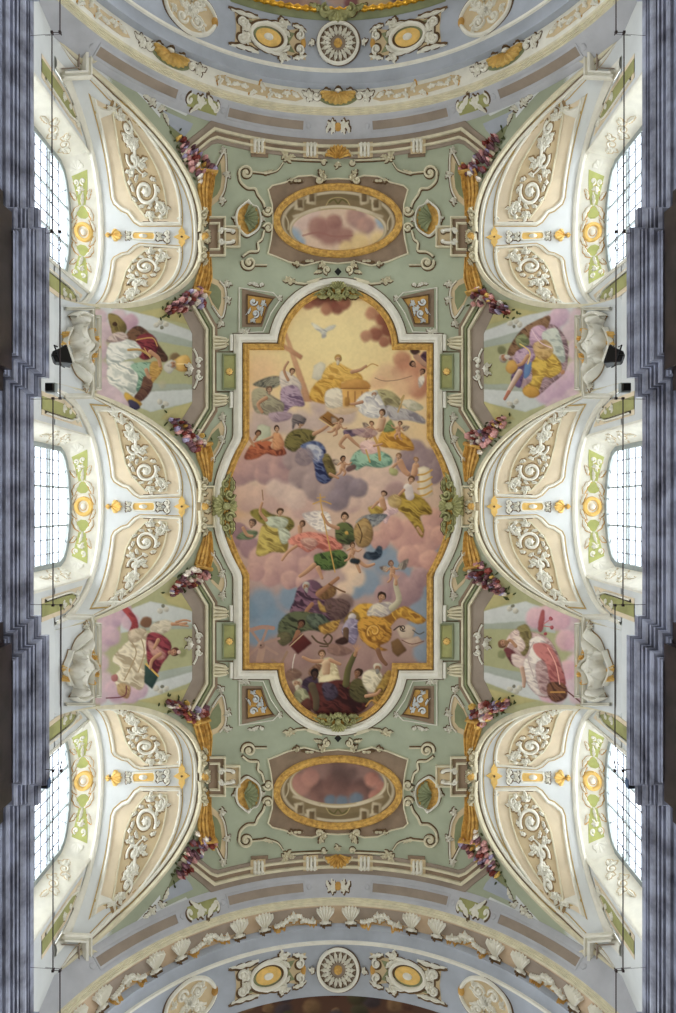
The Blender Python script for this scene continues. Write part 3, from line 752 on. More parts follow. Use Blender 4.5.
        o.spiral(268,228,5,1.4,PI,1,1.2,.08); o.tube(catmull([(264,231),(262,239),(258,243),(258,251),(249,252),(242,257)],5),1.1,.07); o.spiral(249,263,7.2,1.5,PI*1.1,-1,1.3,.08); o.tube([(255,265),(267,265)],.8,.05)
        o.build(t, M['cream'], 'scroll')
        t = thing('leaf_ornament', pos(287,157), 'cream acanthus spray on a rod between the %s consoles, %s side' % (un, sn), 'ornament')
        o = Orn(T, .5, -.3, .6, .012); o.acanthus(286,156,3.6,8,1,.09); o.acanthus(287,158,1.3,7,-1,.09); o.leaf(288,157,-.3,8,1.8,.08,.6); o.tube([(291,159.5),(322,161)],.8,.06); o.tube(catmull([(283,163),(278,170),(270,173)],4),.7,.05); o.build(t, M['cream'], 'leaf_spray')
        t = thing('leaf_ornament', pos(321,178), 'cream leaf clasp on the rim of the %s oval fresco, %s side' % (un, sn), 'ornament')
        o = Orn(T, .5, -.3, .6, .05); o.acanthus(325,179,3.4,8,1,.12); o.spiral(319,181,3.4,1.2,0,1,1.2,.12); o.acanthus(322,174,4.4,6,-1,.1); o2 = Orn(T, .5, -.3, .6, .05); o2.leaf(303,181,2.9,13,1.6,.08,.5); o2.acanthus(292,181,2.9,5,1,.08); o2.build(t, M['cream'], 'side_leaf')
        o.build(t, M['cream'], 'leaf_clasp')
        t = thing('leaf_ornament', pos(323,266), 'cream leaf clasp between the %s oval fresco and vent hole, %s side' % (un, sn), 'ornament')
        o = Orn(T, .5, -.3, .6, .05); o.acanthus(324,264,2.9,8,-1,.12); o2 = Orn(T, .5, -.3, .6, .05); o2.acanthus(298,264,2.8,6,1,.1); o2.build(t, M['cream'], 'side_leaf'); o.leaf(316,262,3.3,15,1.6,.08,-.3); o.build(t, M['cream'], 'leaf_clasp')
        # consoles under the end moulding
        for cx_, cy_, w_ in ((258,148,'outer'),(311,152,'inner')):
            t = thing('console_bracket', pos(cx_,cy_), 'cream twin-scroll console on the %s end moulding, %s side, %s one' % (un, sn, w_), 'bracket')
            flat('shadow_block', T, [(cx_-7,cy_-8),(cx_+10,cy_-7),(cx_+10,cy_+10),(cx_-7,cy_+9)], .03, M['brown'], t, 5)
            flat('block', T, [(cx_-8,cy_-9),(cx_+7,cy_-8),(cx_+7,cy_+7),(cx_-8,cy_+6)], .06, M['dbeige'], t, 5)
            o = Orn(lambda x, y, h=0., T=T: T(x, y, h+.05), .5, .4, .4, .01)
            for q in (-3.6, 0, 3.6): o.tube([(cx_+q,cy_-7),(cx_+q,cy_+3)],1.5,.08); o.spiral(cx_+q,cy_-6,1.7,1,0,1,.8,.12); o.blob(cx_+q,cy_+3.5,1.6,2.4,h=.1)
            o.build(t, M['white'], 'scroll')
        # ---- end moulding turning at the corner
        t = thing('cornice_moulding', pos(206,150), 'multi-line brown and cream moulding turning the corner at the %s of the vault' % qn, 'moulding')
        def endT(x, y, h=0., sy=sy, sx=sx):           # metres: x across the vault along the arc, y along the nave
            a = x/R; return Vector((-(-sx)*-1*(R-h)*math.sin(a)*-1 if False else sx*(R-h)*math.sin(a), sy*y, ZC+(R-h)*math.cos(a)))
        p0 = [(0,9.74),(1.,9.74),(2.,9.74),(3.35,9.74),(4.25,8.8)]
        p0 = densify(p0, .25)
        for nm, off, ww, mt, hh in (('outer_band', .10, .10, M['taupe'], .03), ('ridge', -.02, .045, M['cream'], .08), ('middle_band', -.12, .06, M['brown'], .04), ('inner_ridge', -.21, .035, M['cream'], .07), ('inner_band', -.29, .05, M['taupe'], .03)):
            sh = [(x, y+off) if i < len(p0)-5 else (x+off*.75, y+off*.75) for i, (x, y) in enumerate(p0)]
            mould(nm, endT, [(x+ (off*.35 if x > 3.2 else 0), y+(off if x < 3.4 else off*.65)) for x, y in p0], [(-ww,0),(-ww*.8,hh),(ww*.8,hh),(ww,0)], mt, t)
        # ---- corner field behind it
        t = thing('corner_field', pos(160,130), 'pale blue and olive corner field beyond the garland at the %s of the vault' % qn, 'panel')
        flat('pale_ground', T, [(98,62),(112,64),(135,79),(163,97),(190,111),(186,116),(161,104),(160,118),(150,106),(136,91),(118,77),(104,68)], .006, M['pale'], t)
        flat('blue_strip', T, [(161,106),(166,112),(193,124),(190,130),(184,137),(168,124)], .012, M['blue'], t)
        flat('olive_strip', T, [(168,125),(184,137),(178,143),(172,135)], .012, M['dgreen'], t)
        o = Orn(T, .5, .4, .7, .012); o.acanthus(151,101,.6,8,1,.08); o.acanthus(160,108,.7,7,-1,.08); o.leaf(143,95,.5,12,2,.07,.4); o.leaf(163,113,.9,14,1.6,.07,.5); o.build(t, M['white'], 'leaf_spray')

        # ---- flowers and golden drapery on both flanks of the lunettes
        for k, (cloth, fl, w_) in enumerate((
            ([(208,224),(206,208),(205,195),(206,182),(207,173)], [(207,178),(178,138)], 'outer flank of the %s %s window' % (un, sn)),
            ([(207,252),(206,265),(204,278),(200,292)], [(203,296),(166,312)], 'inner flank of the %s %s window' % (un, sn)),
            ([(208,482),(207,470),(205,458),(202,446)], [(203,445),(170,419)], '%s flank of the middle %s window' % (un, sn)))):
            t = thing('drapery', pos(*cloth[1]), 'golden folded drapery below flowers, %s' % w_, 'drapery')
            sc = [.4+.6*min(1, i/(len(cloth)*6*.5)) for i in range((len(cloth)-1)*6+1)]
            prof = []
            for j in range(25):
                v = -1+2*j/24; prof.append((v*8.5, .12*math.cos(v*1.2)+.03*math.cos(v*15)+.02*math.cos(v*27+1)-(.12 if abs(v) > .97 else 0)))
            m_ = MB(); m_.strip(T, catmull(cloth, 6), prof, scale=sc); m_.build('cloth', M['gold'], t)
            x, y = cloth[-1]; m_ = MB()
            aa = math.atan2(cloth[-1][1]-cloth[-2][1], cloth[-1][0]-cloth[-2][0])
            n_ = (-math.sin(aa), math.cos(aa))
            m_.strip(T, [(x+n_[0]*v*9, y+n_[1]*v*9) for v in np.linspace(-1,1,9)], halfround(2.4,.2)); m_.build('rolled_hem', M['gold'], t)
            t = thing('flower_garland', pos(*fl[1]), 'bunch of pink, white and dark red flowers, %s' % w_, 'flowers')
            rnd = random.Random(k*7+sx*3+sy); (x0, y0), (x1, y1) = fl
            L = math.hypot(x1-x0, y1-y0); nx, ny = -(y1-y0)/L, (x1-x0)/L
            if nx < 0: nx, ny = -nx, -ny
            fc = dict(rose=(212,160,156), white=(232,222,208), plum=(120,84,92), crimson=(134,66,58), lilac=(166,156,186), gold=(216,178,96))
            for j in range(48):
                v = (j+rnd.random())/48; wd = 9.5*(1-v)**.6+1.2; q = rnd.uniform(-1, 1)
                x = x0+(x1-x0)*v+nx*q*wd; y = y0+(y1-y0)*v+ny*q*wd
                c = rnd.choices(['rose','white','plum','crimson','lilac','gold'], [3.5,3.2-3*v,2.2+3*v,2+2*v,1.6,.8])[0]
                rr = rnd.uniform(2.3,4.2)*(1-.5*v); h_ = rnd.uniform(.12,.24); f_ = MB(); f_.blob(T, x, y, rr, rr, rnd.random(), h_, 15, 5, .16)
                f_.blob(T, x, y, rr*.6, rr*.6, rnd.random(), h_+.04, 10, 5, .2); f_.blob(T, x, y, rr*.25, rr*.25, 0, h_+.07, 6)
                f_.build('flower', mat('petal_'+c, fc[c], var=.25, scale=9), t)
            m_ = MB()
            for j in range(22):
                v = rnd.random(); x = x0+(x1-x0)*(v*1.25-.05); y = y0+(y1-y0)*(v*1.25-.05); wd = 10*(1-v)**.5+2; q = rnd.choice((-1,1))*rnd.uniform(.6,1)
                x += nx*q*wd; y += ny*q*wd; a = rnd.uniform(0,6.28)
                m_.strip(T, [(x,y),(x+math.cos(a)*2,y+math.sin(a)*2),(x+math.cos(a)*4,y+math.sin(a)*4)], [(-1,.02),(0,.08),(1,.02)], scale=[.5,1,.2])
            tag(m_.build('leaves', mat('garland_leaf', (84,92,58), var=.2), t), kind='stuff')
        # bracket at the lunette tips of the end bays
    for b in (-1, 0, 1):
        yb = {-1:237.5, 0:506.5, 1:775.5}[b]
        def T(x, y, h=0., yb=yb, sx=sx):
            X = x if sx < 0 else 2*CX-x; return Vector(barrel(X, yb+y, h))
        where = '%s %s window' % (BAYN[b], SIDE[sx])
        t = thing('keystone_bracket', T(210,0), 'cream scrolled keystone bracket at the tip of the vault over the %s' % where, 'bracket')
        if b:
            flat('outer_step', T, [(225,-11),(240,-11),(240,11),(225,11)], .03, M['dbeige'], t, 5); mould('outer_line', T, [(222,-10),(239,-10),(239,10),(222,10)], [(-1,.03),(-.6,.1),(.6,.1),(1,.03)], M['cream'], t)
            flat('middle_step', T, [(208,-20),(225,-20),(225,20),(208,20)], .05, M['brown'], t, 5); mould('middle_line', T, [(208,-19),(224,-19),(224,19),(208,19)], [(-1,.05),(-.6,.13),(.6,.13),(1,.05)], M['cream'], t)
            mould('inner_line', T, [(208,-13),(218,-13),(218,13),(208,13)], [(-1,.05),(-.6,.13),(.6,.13),(1,.05)], M['cream'], t)
            o = Orn(lambda x, y, h=0., T=T: T(x, y, h+.05), .5, .4, .5, .01)
            for q in (-1, 1): o.spiral(220,q*5,3,1.2,0,q,1.2,.12); o.tube([(220,q*7),(231,q*6)],1.6,.1); o.blob(232,q*5,2.4,2,h=.12)
            o.build(t, M['white'], 'scroll_console')
        else:
            flat('step', T, [(196,-18),(214,-18),(214,18),(196,18)], .05, M['dbeige'], t, 5); mould('step_line', T, [(199,-20),(213,-20),(213,20),(199,20)], [(-1,.05),(-.6,.1),(.6,.1),(1,.05)], M['cream'], t)
        o = Orn(lambda x, y, h=0., T=T: T(x, y, h+.05), .6, .5, .5, .01)
        for q in (-1, 1):
            o.spiral(202,q*20,4.5,1.3,PI/2*q,q,1.4,.13); o.acanthus(202,q*12,q*1.4,8,q,.13); o.acanthus(205,q*5,-q*1.2,7,q,.13); o.tube([(198,q*26),(199,q*15),(198,q*4)],1.4,.12); o.leaf(206,q*22,q*1.7,9,2,.1,q*.6)
        o.build(t, M['cream'], 'leaf_column')
        m_ = MB(); m_.blob(T, 204, 0, 4, 5, 0, .18, 8); m_.build('boss', M['gold'], t)

# ---- oval frescoes: frame and brown ground; shells over them
OVAL = {}
for sy in (-1, 1):
    T = quad(-1, sy); un = OVN[sy]
    t = thing('oval_fresco', T(338,222), 'oval fresco of a clouded sky above a painted balustrade, near the %s arch' % un, 'fresco'); OVAL[sy] = t
    q1 = [(268,190),(272,186),(285,183),(298,177),(312,176),(324,180),(338,179)]
    full = q1+[(676-x,y) for x, y in reversed(q1)][1:]
    q2 = [(408,254),(400,257),(388,262),(372,266),(356,262),(338,264)]
    low = q2+[(676-x,y) for x, y in reversed(q2)][1:]
    gr = full+[(404,205),(403,222),(405,240)]+low+[(271,240),(273,222),(272,205)]
    flat('rose_ground', T, gr, .012, M['brown'], t, 8)
    mould('ground_border', T, densify(gr, 5, True), [(-.7,0),(-.5,.05),(.5,.05),(.7,0)], M['cream'], t, True)
    el = arcpts(338, 221, 61.5, 33.5, 0, 2*PI, 64)[:-1]
    mould('gilded_frame', T, el, [(-3.6,0),(-3.2,.08),(-1.6,.12),(0,.1),(1.6,.12),(3.2,.08),(3.6,0)], M['gold'], t, True)
    t = thing('shell_ornament', T(338,157), 'golden shell between the cream consoles on the %s end moulding' % un, 'shell')
    m_ = MB(); m_.shell(T, 338, 160, 13, PI+.15, 2*PI-.15, 9, .16, .1); m_.build('shell', M['gold'], t)
    o = Orn(T, .5, 0, .5, .012); o.acanthus(338,164,PI/2,6,1,.1); o.tube(arcpts(338,159,14.5,11,PI+.1,2*PI-.1,16),1,.08)
    for q in (-1,1): o.spiral(338+q*14,163,2.6,1.1,0,q,1,.09)
    o.build(t, M['cream'], 'scroll_rim')

# ---- pier fields: brown framing bands, pedestal with white scroll cartouche
for sx in (-1, 1):
    for sy in (-1, 1):
        T = quad(sx, sy); qn = QN[(sx, sy)]
        t = thing('pier_frame', T(200,370), 'stepped brown and cream frame closing the %s figure field between two windows' % qn, 'frame')
        flat('brown_face', T, [(178,305),(192,334),(192,403),(176,428),(186,434),(205,408),(205,330),(188,300)], .02, M['taupe'], t, 6)
        for nm, d_, ww, mt, hh in (('cream_ridge', 0, 1.5, M['cream'], .09), ('green_ridge', 4, 1.2, M['dgreen'], .06), ('outer_ridge', 7, 1.3, M['cream'], .08), ('outer_band', 10, 1.6, M['brown'], .03)):
            mould(nm, T, densify([(187+d_*.9,297-d_*.5),(206+d_,330-d_*.3),(206+d_,408+d_*.3),(189+d_*.9,436+d_*.4)],4), [(-ww,0),(-ww*.7,hh),(ww*.7,hh),(ww,0)], mt, t)
        o = Orn(T, .4, .3, .5, .03)
        o.acanthus(190,367,PI,7,1,.1); o.acanthus(190,372,PI,7,-1,.1); o.blob(190,369,3,h=.12,lobes=5)
        for q in (-1,1): o.spiral(198,369+q*8,3.4,1.3,0,q,1.1,.09); o.tube(catmull([(198,369+q*4),(196,369+q*14),(193,369+q*20)],4),1.2,.07); o.blob(198,369+q*3,2.2,h=.09)
        o.build(t, M['white'], 'scroll_crest')
        # cherub-head-like small white bits are plain puffs of stucco leaf on the side strips
        Ts_ = lambda x, y, h=0., sx=sx, sy=sy: surf(x if sx < 0 else 2*CX-x, y if sy < 0 else 2*CY-y, h)
        t = thing('scroll_pedestal', Ts_(78,350), 'white pedestal with swelling scroll cartouche and gold leaf on the %s pier' % qn, 'pedestal')
        prof = [(-1.6,0),(-1.4,.10),(-.6,.13),(0,.07),(.7,.07),(.9,.13),(1.5,.12),(1.7,0)]
        flat('face', Ts_, [(60,306),(92,306),(92,316),(97,316),(97,390),(92,390),(92,397),(60,397)], .03, M['pale'], t, 5)
        mould('side_moulding', Ts_, densify([(93,317),(97.5,317),(97.5,389),(93,389)],4), prof, M['white'], t)
        mould('inner_moulding', Ts_, densify([(63,309),(91,309),(91,394),(63,394)],4), prof, M['white'], t)
        o = Orn(lambda x, y, h=0., T=Ts_: T(x, y, h+.05), .7, .5, .6, .01)
        body = catmull([(68,316),(82,316),(86,322),(82,330),(84,338),(90,345),(88,352),(84,356),(87,362),(90,370),(86,380),(80,386),(84,377),(76,367),(68,360),(72,350),(66,343),(68,333),(72,326)],5,True)
        m_ = MB(); m_.inflate(Ts_, body, .34, 2.0, 7.); m_.build('swelling_body', M['white'], t)
        o.spiral(77,343,4.5,1.4,0,1,1.3,.30); o.tube(catmull([(70,362),(76,372),(83,379),(85,385)],5),3,.3,2); o.tube(catmull([(67,318),(75,314),(85,318)],5),2.2,.26); o.tube(catmull([(68,328),(64,336),(62,345),(66,356),(68,363)],5),1.5,.14); o.acanthus(84,385,1.,6,1,.1)
        o.tube(catmull([(82,331),(83,341),(88,346),(86,352),(80,357),(80,365)],5),.7,.34); o.tube(catmull([(72,326),(70,334),(74,340)],5),.8,.33); o.leaf(72,352,1.,16,2.,.36,.7); o.leaf(80,322,2.4,12,1.8,.33,-.6)
        o.build(t, M['white'], 'scroll', om=M['tanline'])
        o = Orn(lambda x, y, h=0., T=Ts_: T(x, y, h+.05), .5, .4, .5, .01)
        for (x, y, a, s_) in ((90,330,1.4,6),(93,338,1.5,7),(94,346,1.6,7),(92,355,2.0,6),(89,361,2.2,5),(63,333,1.5,6),(63,343,1.6,6)): o.acanthus(x, y, a, s_, 1, .13)
        o.build(t, M['yellow'], 'gold_leaf', outline=False)
        Tp = lambda x, y, h=0., T=T: pierT(T, x, y, h)
        t = thing('corner_pedestal', Ts_(80,76), 'pale moulded pedestal corner beside the scroll end of the rib, %s of the vault' % qn, 'pedestal') 
        mould('cap_moulding', Tp, densify([(60,77),(86,76),(86,42)],4), [(-4.5,0),(-4,.14),(-2,.16),(-1.2,.08),(.6,.08),(1.2,.14),(3,.12),(4,0)], M['white'], t)
        mould('inner_line', Tp, densify([(60,69),(78,68),(78,44)],4), [(-.6,.0),(-.4,.05),(.4,.05),(.6,0)], M['taupe'], t)
        o = Orn(Tp, .5, .3, .4, .012); o.spiral(92,60,3.6,1.3,0,1,1.3,.12); o.build(t, M['cream'], 'scroll_end')
# ------------------------------------------------------------------ ornament on the transverse arches
def ATq(sg, sx=1):
    A = archT(sg); return lambda x, y, h=0.: Vector(A(sx*x, y, h))
PLACE = {(-1):'upper', 1:'lower'}
for sg in (-1, 1):
    un = PLACE[sg]; T = ATq(sg)
    # rosette at the crown of the soffit
    t = thing('rosette', T(0,11.95), 'round grey rosette at the crown of the %s arch soffit' % un, 'rosette')
    m_ = MB(); m_.blob(T, 0, 11.95, .56, .56, 0, .04, 40); m_.build('disc', M['taupe'], t)
    o = Orn(lambda x, y, h=0.: T(x, y, h+.03), .02, .015, .015)
    for k in range(18): a = 2*PI*k/18; o.leaf(.2*math.cos(a), 11.95+.2*math.sin(a), a, .28, .05, .08, 0)
    o.tube([(.53*math.cos(a), 11.95+.53*math.sin(a)) for a in np.linspace(0,2*PI,37)[:-1]], .045, .09, closed=True)
    for q in (-1,1): o.acanthus(q*.66, 11.95, 0 if q > 0 else PI, .16, 1, .07)
    o.build(t, M['white'], 'petals'); m_ = MB(); m_.blob(lambda x, y, h=0.: T(x, y, h+.03), 0, 11.95, .12, .12, 0, .12, 10); m_.build('boss', M['gold'], t)
    for sx in (-1, 1):
        T = ATq(sg, sx); sn = SIDE[sx]; tag_ = '%s arch soffit, %s side' % (un, sn)
        # strapwork cartouche
        t = thing('strapwork_cartouche', T(1.85,11.9), 'strapwork cartouche with yellow oval on the %s' % tag_, 'cartouche')
        pl = [(.85,11.5),(.92,11.7),(.86,12.0),(.9,12.32),(1.3,12.22),(1.7,12.3),(2.2,12.38),(2.75,12.4),(2.7,11.95),(2.75,11.5),(2.3,11.62),(1.8,11.52),(1.3,11.58)]
        flat('rose_field', T, pl, .012, M['dbeige'], t, .2)
        flat('olive_field', T, [(1.15,11.65),(1.6,11.7),(2.4,11.68),(2.6,11.95),(2.4,12.25),(1.6,12.2),(1.15,12.15),(1.3,11.9)], .02, M['dgreen'], t, .2)
        o = Orn(T, .03, .02, .03, .025)
        o.tube([(1.85+.46*math.cos(a), 11.92+.33*math.sin(a)) for a in np.linspace(0,2*PI,33)[:-1]], .055, .1, closed=True)
        for q in (-1,1):
            o.spiral(1.02,11.92+q*.18,.12,1.3,q*1.5,q,.035,.09); o.leaf(1.28,11.92+q*.1,q*1.1,.36,.06,.08,-q*.8); o.leaf(1.35,11.92+q*.35,(q*.15),.95,.06,.09,-q*.5)
            o.spiral(2.55,11.92+q*.2,.12,1.3,PI,-q,.035,.09); o.leaf(2.3,11.92,q*.9,.42,.07,.09,-q*.9); o.acanthus(2.4,11.92+q*.12,q*.4,.3,q,.09)
            o.leaf(1.2,11.92+q*.42,q*.1+(PI if q > 0 else PI),.4,.05,.08,q*.4); o.leaf(2.1,11.92+q*.44,-q*.15,.8,.055,.08,q*.3); o.acanthus(1.5,11.92+q*.42,q*2.6,.26,q,.08)
        o.build(t, M['white'], 'strapwork')
        m_ = MB(); m_.blob(lambda x, y, h=0., T=T: T(x, y, h+.03), 1.85, 11.92, .34, .23, 0, .02, 24); m_.build('oval_field', M['yellow'], t)
        m_ = MB(); m_.blob(lambda x, y, h=0., T=T: T(x, y, h+.04), 1.85, 11.92, .13, .09, 0, .07, 16); m_.build('oval_boss', M['white'], t)
        m_ = MB(); m_.blob(T, .92, 11.92, .07, .13, 0, .07); m_.build('gold_bud', M['ochre'], t)
        # pierced round cartouche
        t = thing('pierced_cartouche', T(3.95,11.85), 'rounded white pierced scroll cartouche on the %s' % tag_, 'cartouche')
        out = catmull([(3.25,11.9),(3.4,12.2),(3.7,12.35),(4.1,12.42),(4.45,12.3),(4.6,11.95),(4.5,11.6),(4.15,11.4),(3.8,11.38),(3.45,11.55)],5,True)
        flat('field', T, out, .02, M['dbeige'], t, .2)
        o = Orn(T, .03, .02, .03, .012); o.tube(out, .05, .08, closed=True)
        for q in (-1,1): o.spiral(3.75,11.9+q*.22,.16,1.3,0,q,.035,.08); o.spiral(4.15,11.9+q*.24,.15,1.3,PI,-q,.035,.08); o.acanthus(4.35,11.9+q*.1,q*.8,.2,q,.07)
        o.acanthus(3.95,11.9,0,.34,1,.08); o.acanthus(3.95,11.9,PI,.34,-1,.08); o.leaf(3.5,11.7,.3,.7,.07,.08,.5); o.leaf(3.5,12.1,-.2,.7,.07,.08,-.5); o.acanthus(3.6,12.15,.8,.22,1,.08); o.acanthus(3.6,11.6,-.8,.22,1,.08); o.build(t, M['white'], 'pierced_scrolls')
        m_ = MB(); m_.blob(T, 3.28, 11.88, .09, .12, 0, .1); m_.build('gold_bud', M['ochre'], t)
        o = Orn(T, .02, .02, .02, .012); o.leaf(5.0,11.7,.2,.8,.07,.07,-.5); o.acanthus(5.1,12.0,.3,.4,1,.07); o.spiral(5.6,11.9,.2,1.3,0,1,.04,.07)
        t = thing('leaf_ornament', T(5,11.9), 'pale leaf scroll low on the %s' % tag_, 'ornament'); o.build(t, M['white'], 'leaf_scroll')
        # sunk panels and small ornaments of the outer band
        for x0, x1, w_ in ((.85,2.75,'inner'),(4.0,6.0,'outer')):
            t = thing('sunk_panel', T((x0+x1)/2,10.1), '%s long rose-brown sunk panel on the band of the %s arch, %s side' % (w_, un, sn), 'panel')
            flat('field', T, densify([(x0,10.03),(x1,10.03),(x1,10.21),(x0,10.21)],.2,True), .012, M['taupe'], t, .3)
            mould('border', T, densify([(x0,10.03),(x1,10.03),(x1,10.21),(x0,10.21)],.2,True), [(-.02,0),(-.015,.035),(.015,.035),(.02,0)], M['lav'], t, True)
            o = Orn(T, .015, .01, .01)
            for x in (x0-.12, x1+.12): o.blob(x,10.12,.06,.05,h=.05)
            o.build(t, M['lav'], 'end_knobs', outline=False)
        t = thing('leaf_ornament', T(3.35,10.12), 'olive tablet with white leaf scroll on the band of the %s arch, %s side' % (un, sn), 'ornament')
        flat('field', T, [(3.0,10.02),(3.72,10.02),(3.72,10.22),(3.0,10.22)], .012, M['olive'], t, .2)
        o = Orn(T, .02, .015, .015); o.leaf(3.0,10.1,.2,.4,.05,.06,.6); o.leaf(3.3,10.16,-.3,.4,.05,.06,-.6); o.acanthus(3.4,10.12,.2,.2,1,.06); o.spiral(3.05,10.12,.09,1,1.5,1,.02,.06); o.spiral(3.68,10.12,.09,1,1.5,-1,.02,.06); o.build(t, M['white'], 'leaf_scroll')
        if sg < 0:
            # leaf friezes and big shells on the cream band
            for x0, x1, w_ in ((.9,3.2,'inner'),(5.4,6.9,'outer')):
                t = thing('leaf_frieze', T((x0+x1)/2,10.68), '%s gold and white leaf frieze on the upper arch, %s side' % (w_, sn), 'frieze')
                flat('field', T, densify([(x0,10.62),(x0+.15,10.78),(x1-.2,10.8),(x1,10.7),(x1-.1,10.56),(x0+.2,10.54)],.2,True), .012, M['dbeige'], t, .3)
                o = Orn(T, .02, .015, .015); n = int((x1-x0)/.22)
                for k in range(n): o.leaf(x0+.1+k*.22,10.66+.05*math.sin(k*2.2),.5*math.sin(k*1.9),.26,.055,.07,(-1)**k*1.1); o.blob(x0+.2+k*.22,10.66+.06*math.cos(k*2),.035,h=.08)
                o.build(t, M['white'], 'leaf_run', om=M['ochre'])
        else:
            # fan pairs and garlands
            pass
    T = ATq(sg)
    t = thing('medallion', T(0,10.12), 'small gold-centred medallion between crescents on the band of the %s arch' % un, 'medallion')
    o = Orn(T, .02, .015, .015)
    for q in (-1,1): o.leaf(q*.28,10.02,(PI/2)-q*.0,.2,.04,.06,q*1.2); o.acanthus(q*.1,10.12,(0 if q > 0 else PI),.2,q,.06)
    o.build(t, M['white'], 'crescents'); m_ = MB(); m_.blob(T,0,10.12,.09,.07,0,.08); m_.build('boss', M['ochre'], t)
    if sg < 0:
        for x, w_ in ((0,'at the crown'),(-4.35,'on the left haunch'),(4.35,'on the right haunch')):
            T = (lambda x_, y, h=0., x=x, A=archT(sg): Vector(A(x+x_, y, h)))
            t = thing('shell_ornament', T(0,10.7), 'large gold scallop shell %s of the upper arch' % w_, 'shell')
            flat('bed', T, catmull([(-.5,10.66),(-.3,10.52),(0,10.48),(.3,10.52),(.5,10.66),(.35,10.84),(0,10.88),(-.35,10.84)],4,True), .015, M['dgreen'], t, .2)
            m_ = MB(); m_.shell(T, 0, 10.82, .46, -PI-.0, 0, 10, .14, .08, sx=1., sy=.66); m_.build('shell', mat('shell_gold', (206,170,98), var=.15, scale=6), t)
            o = Orn(T, .02, .01, .015); 
            for q in (-1,1): o.spiral(q*.56,10.7,.1,1.2,0,q,.03,.09); o.acanthus(q*.7,10.7,(0 if q > 0 else PI),.28,q,.07); o.leaf(q*.2,10.86,(0 if q > 0 else PI),.4,.05,.08,-q*.7)
            o.blob(0,10.86,.1,.05,h=.1); o.build(t, M['white'], 'scroll_rim')
    else:
        cen = [-6.5,-4.42,-2.24,0,2.24,4.42,6.5]; names = ['far left','second from left','third from left','crown','third from right','second from right','far right']
        for c0, nm in zip(cen, names):
            for q in (-1,1):
                x = c0+q*.33; A = archT(sg)
                T = (lambda x_, y, h=0., x=x: Vector(A(x+x_, y, h)))
                t = thing('fan_ornament', T(0,10.7), '%s white feather fan of the %s pair on the lower arch garland band' % ('left' if q < 0 else 'right', nm), 'ornament')
                m_ = MB(); m_.shell(T, 0, 10.88, .42, -PI/2-.62, -PI/2+.62, 6, .14, .15); m_.build('fan', M['white'], t)
                o = Orn(T, .02, .015, .015); o.blob(0,10.84,.1,.05,h=.12); o.leaf(-.03,10.82,PI/2+.3,.12,.05,.08,1); o.tube([(-.15,10.87),(.15,10.87)],.025,.07); o.build(t, M['white'], 'foot')
        for i in range(6):
            xa, xb = cen[i]+.62, cen[i+1]-.62; A = archT(sg)
            T = (lambda x_, y, h=0.: Vector(A(x_, y, h)))
            t = thing('festoon', T((xa+xb)/2,10.7), 'white leaf festoon between the %s and %s fan pairs' % (names[i], names[i+1]), 'festoon')
            flat('brown_ground', T, densify([(xa-.2,10.47),(xb+.2,10.47),(xb+.2,10.8),(xa-.2,10.8)],.2,True), .008, M['taupe'], t, .3)
            o = Orn(T, .03, .0, .03, .012); rnd = random.Random(i)
            for k in range(15):
                v = k/14; x = xa+(xb-xa)*v; y = 10.76-.13*math.cos((v-.5)*2*PI)*.5-.06*(abs(v-.5) < .15)
                o.blob(x,y,.055,.05,h=.1,lobes=5,rot=rnd.random()); o.leaf(x,y,rnd.uniform(-1,1)+(0 if v < .5 else PI),.14,.04,.08,rnd.choice((-1,1)))
            o.acanthus((xa+xb)/2,10.7,PI/2,.16,1,.1)
            o.build(t, M['white'], 'leaf_rope', om=M['ochre'])
# gilded carving and framed fresco on the far side of the upper arch
# ------------------------------------------------------------------ fresco painter: brush strokes laid into a fine grid of plaster colour
def lin(a):
    a = np.clip(a, 0, 255)/255.; return np.where(a <= .04045, a/12.92, ((a+.055)/1.055)**2.4)
def vnoise(X, Y, sc, seed=0, oct=3):
    out = np.zeros_like(X); amp = 1.; tot = 0
    for o in range(oct):
        rs = np.random.RandomState(seed+o*17); g = rs.rand(64, 64)
        x = X/sc*(2**o); y = Y/sc*(2**o); xi = np.floor(x).astype(int); yi = np.floor(y).astype(int); fx = x-xi; fy = y-yi
        fx = fx*fx*(3-2*fx); fy = fy*fy*(3-2*fy)
        a = g[yi % 64, xi % 64]; b = g[yi % 64, (xi+1) % 64]; c = g[(yi+1) % 64, xi % 64]; d = g[(yi+1) % 64, (xi+1) % 64]
        out += amp*((a*(1-fx)+b*fx)*(1-fy)+(c*(1-fx)+d*fx)*fy); tot += amp; amp *= .5
    return out/tot-.5
def blur(a, r):
    n = int(round(r))
    if n < 1: return a
    for ax in (0, 1):
        for _ in range(2):
            acc = a.copy()
            for k in range(1, n+1):
                p = np.pad(a, [(k,k) if i == ax else (0,0) for i in (0,1)], mode='edge')
                acc += np.take(p, range(0, a.shape[ax]), axis=ax)+np.take(p, range(2*k, 2*k+a.shape[ax]), axis=ax)
            a = acc/(2*n+1)
    return a
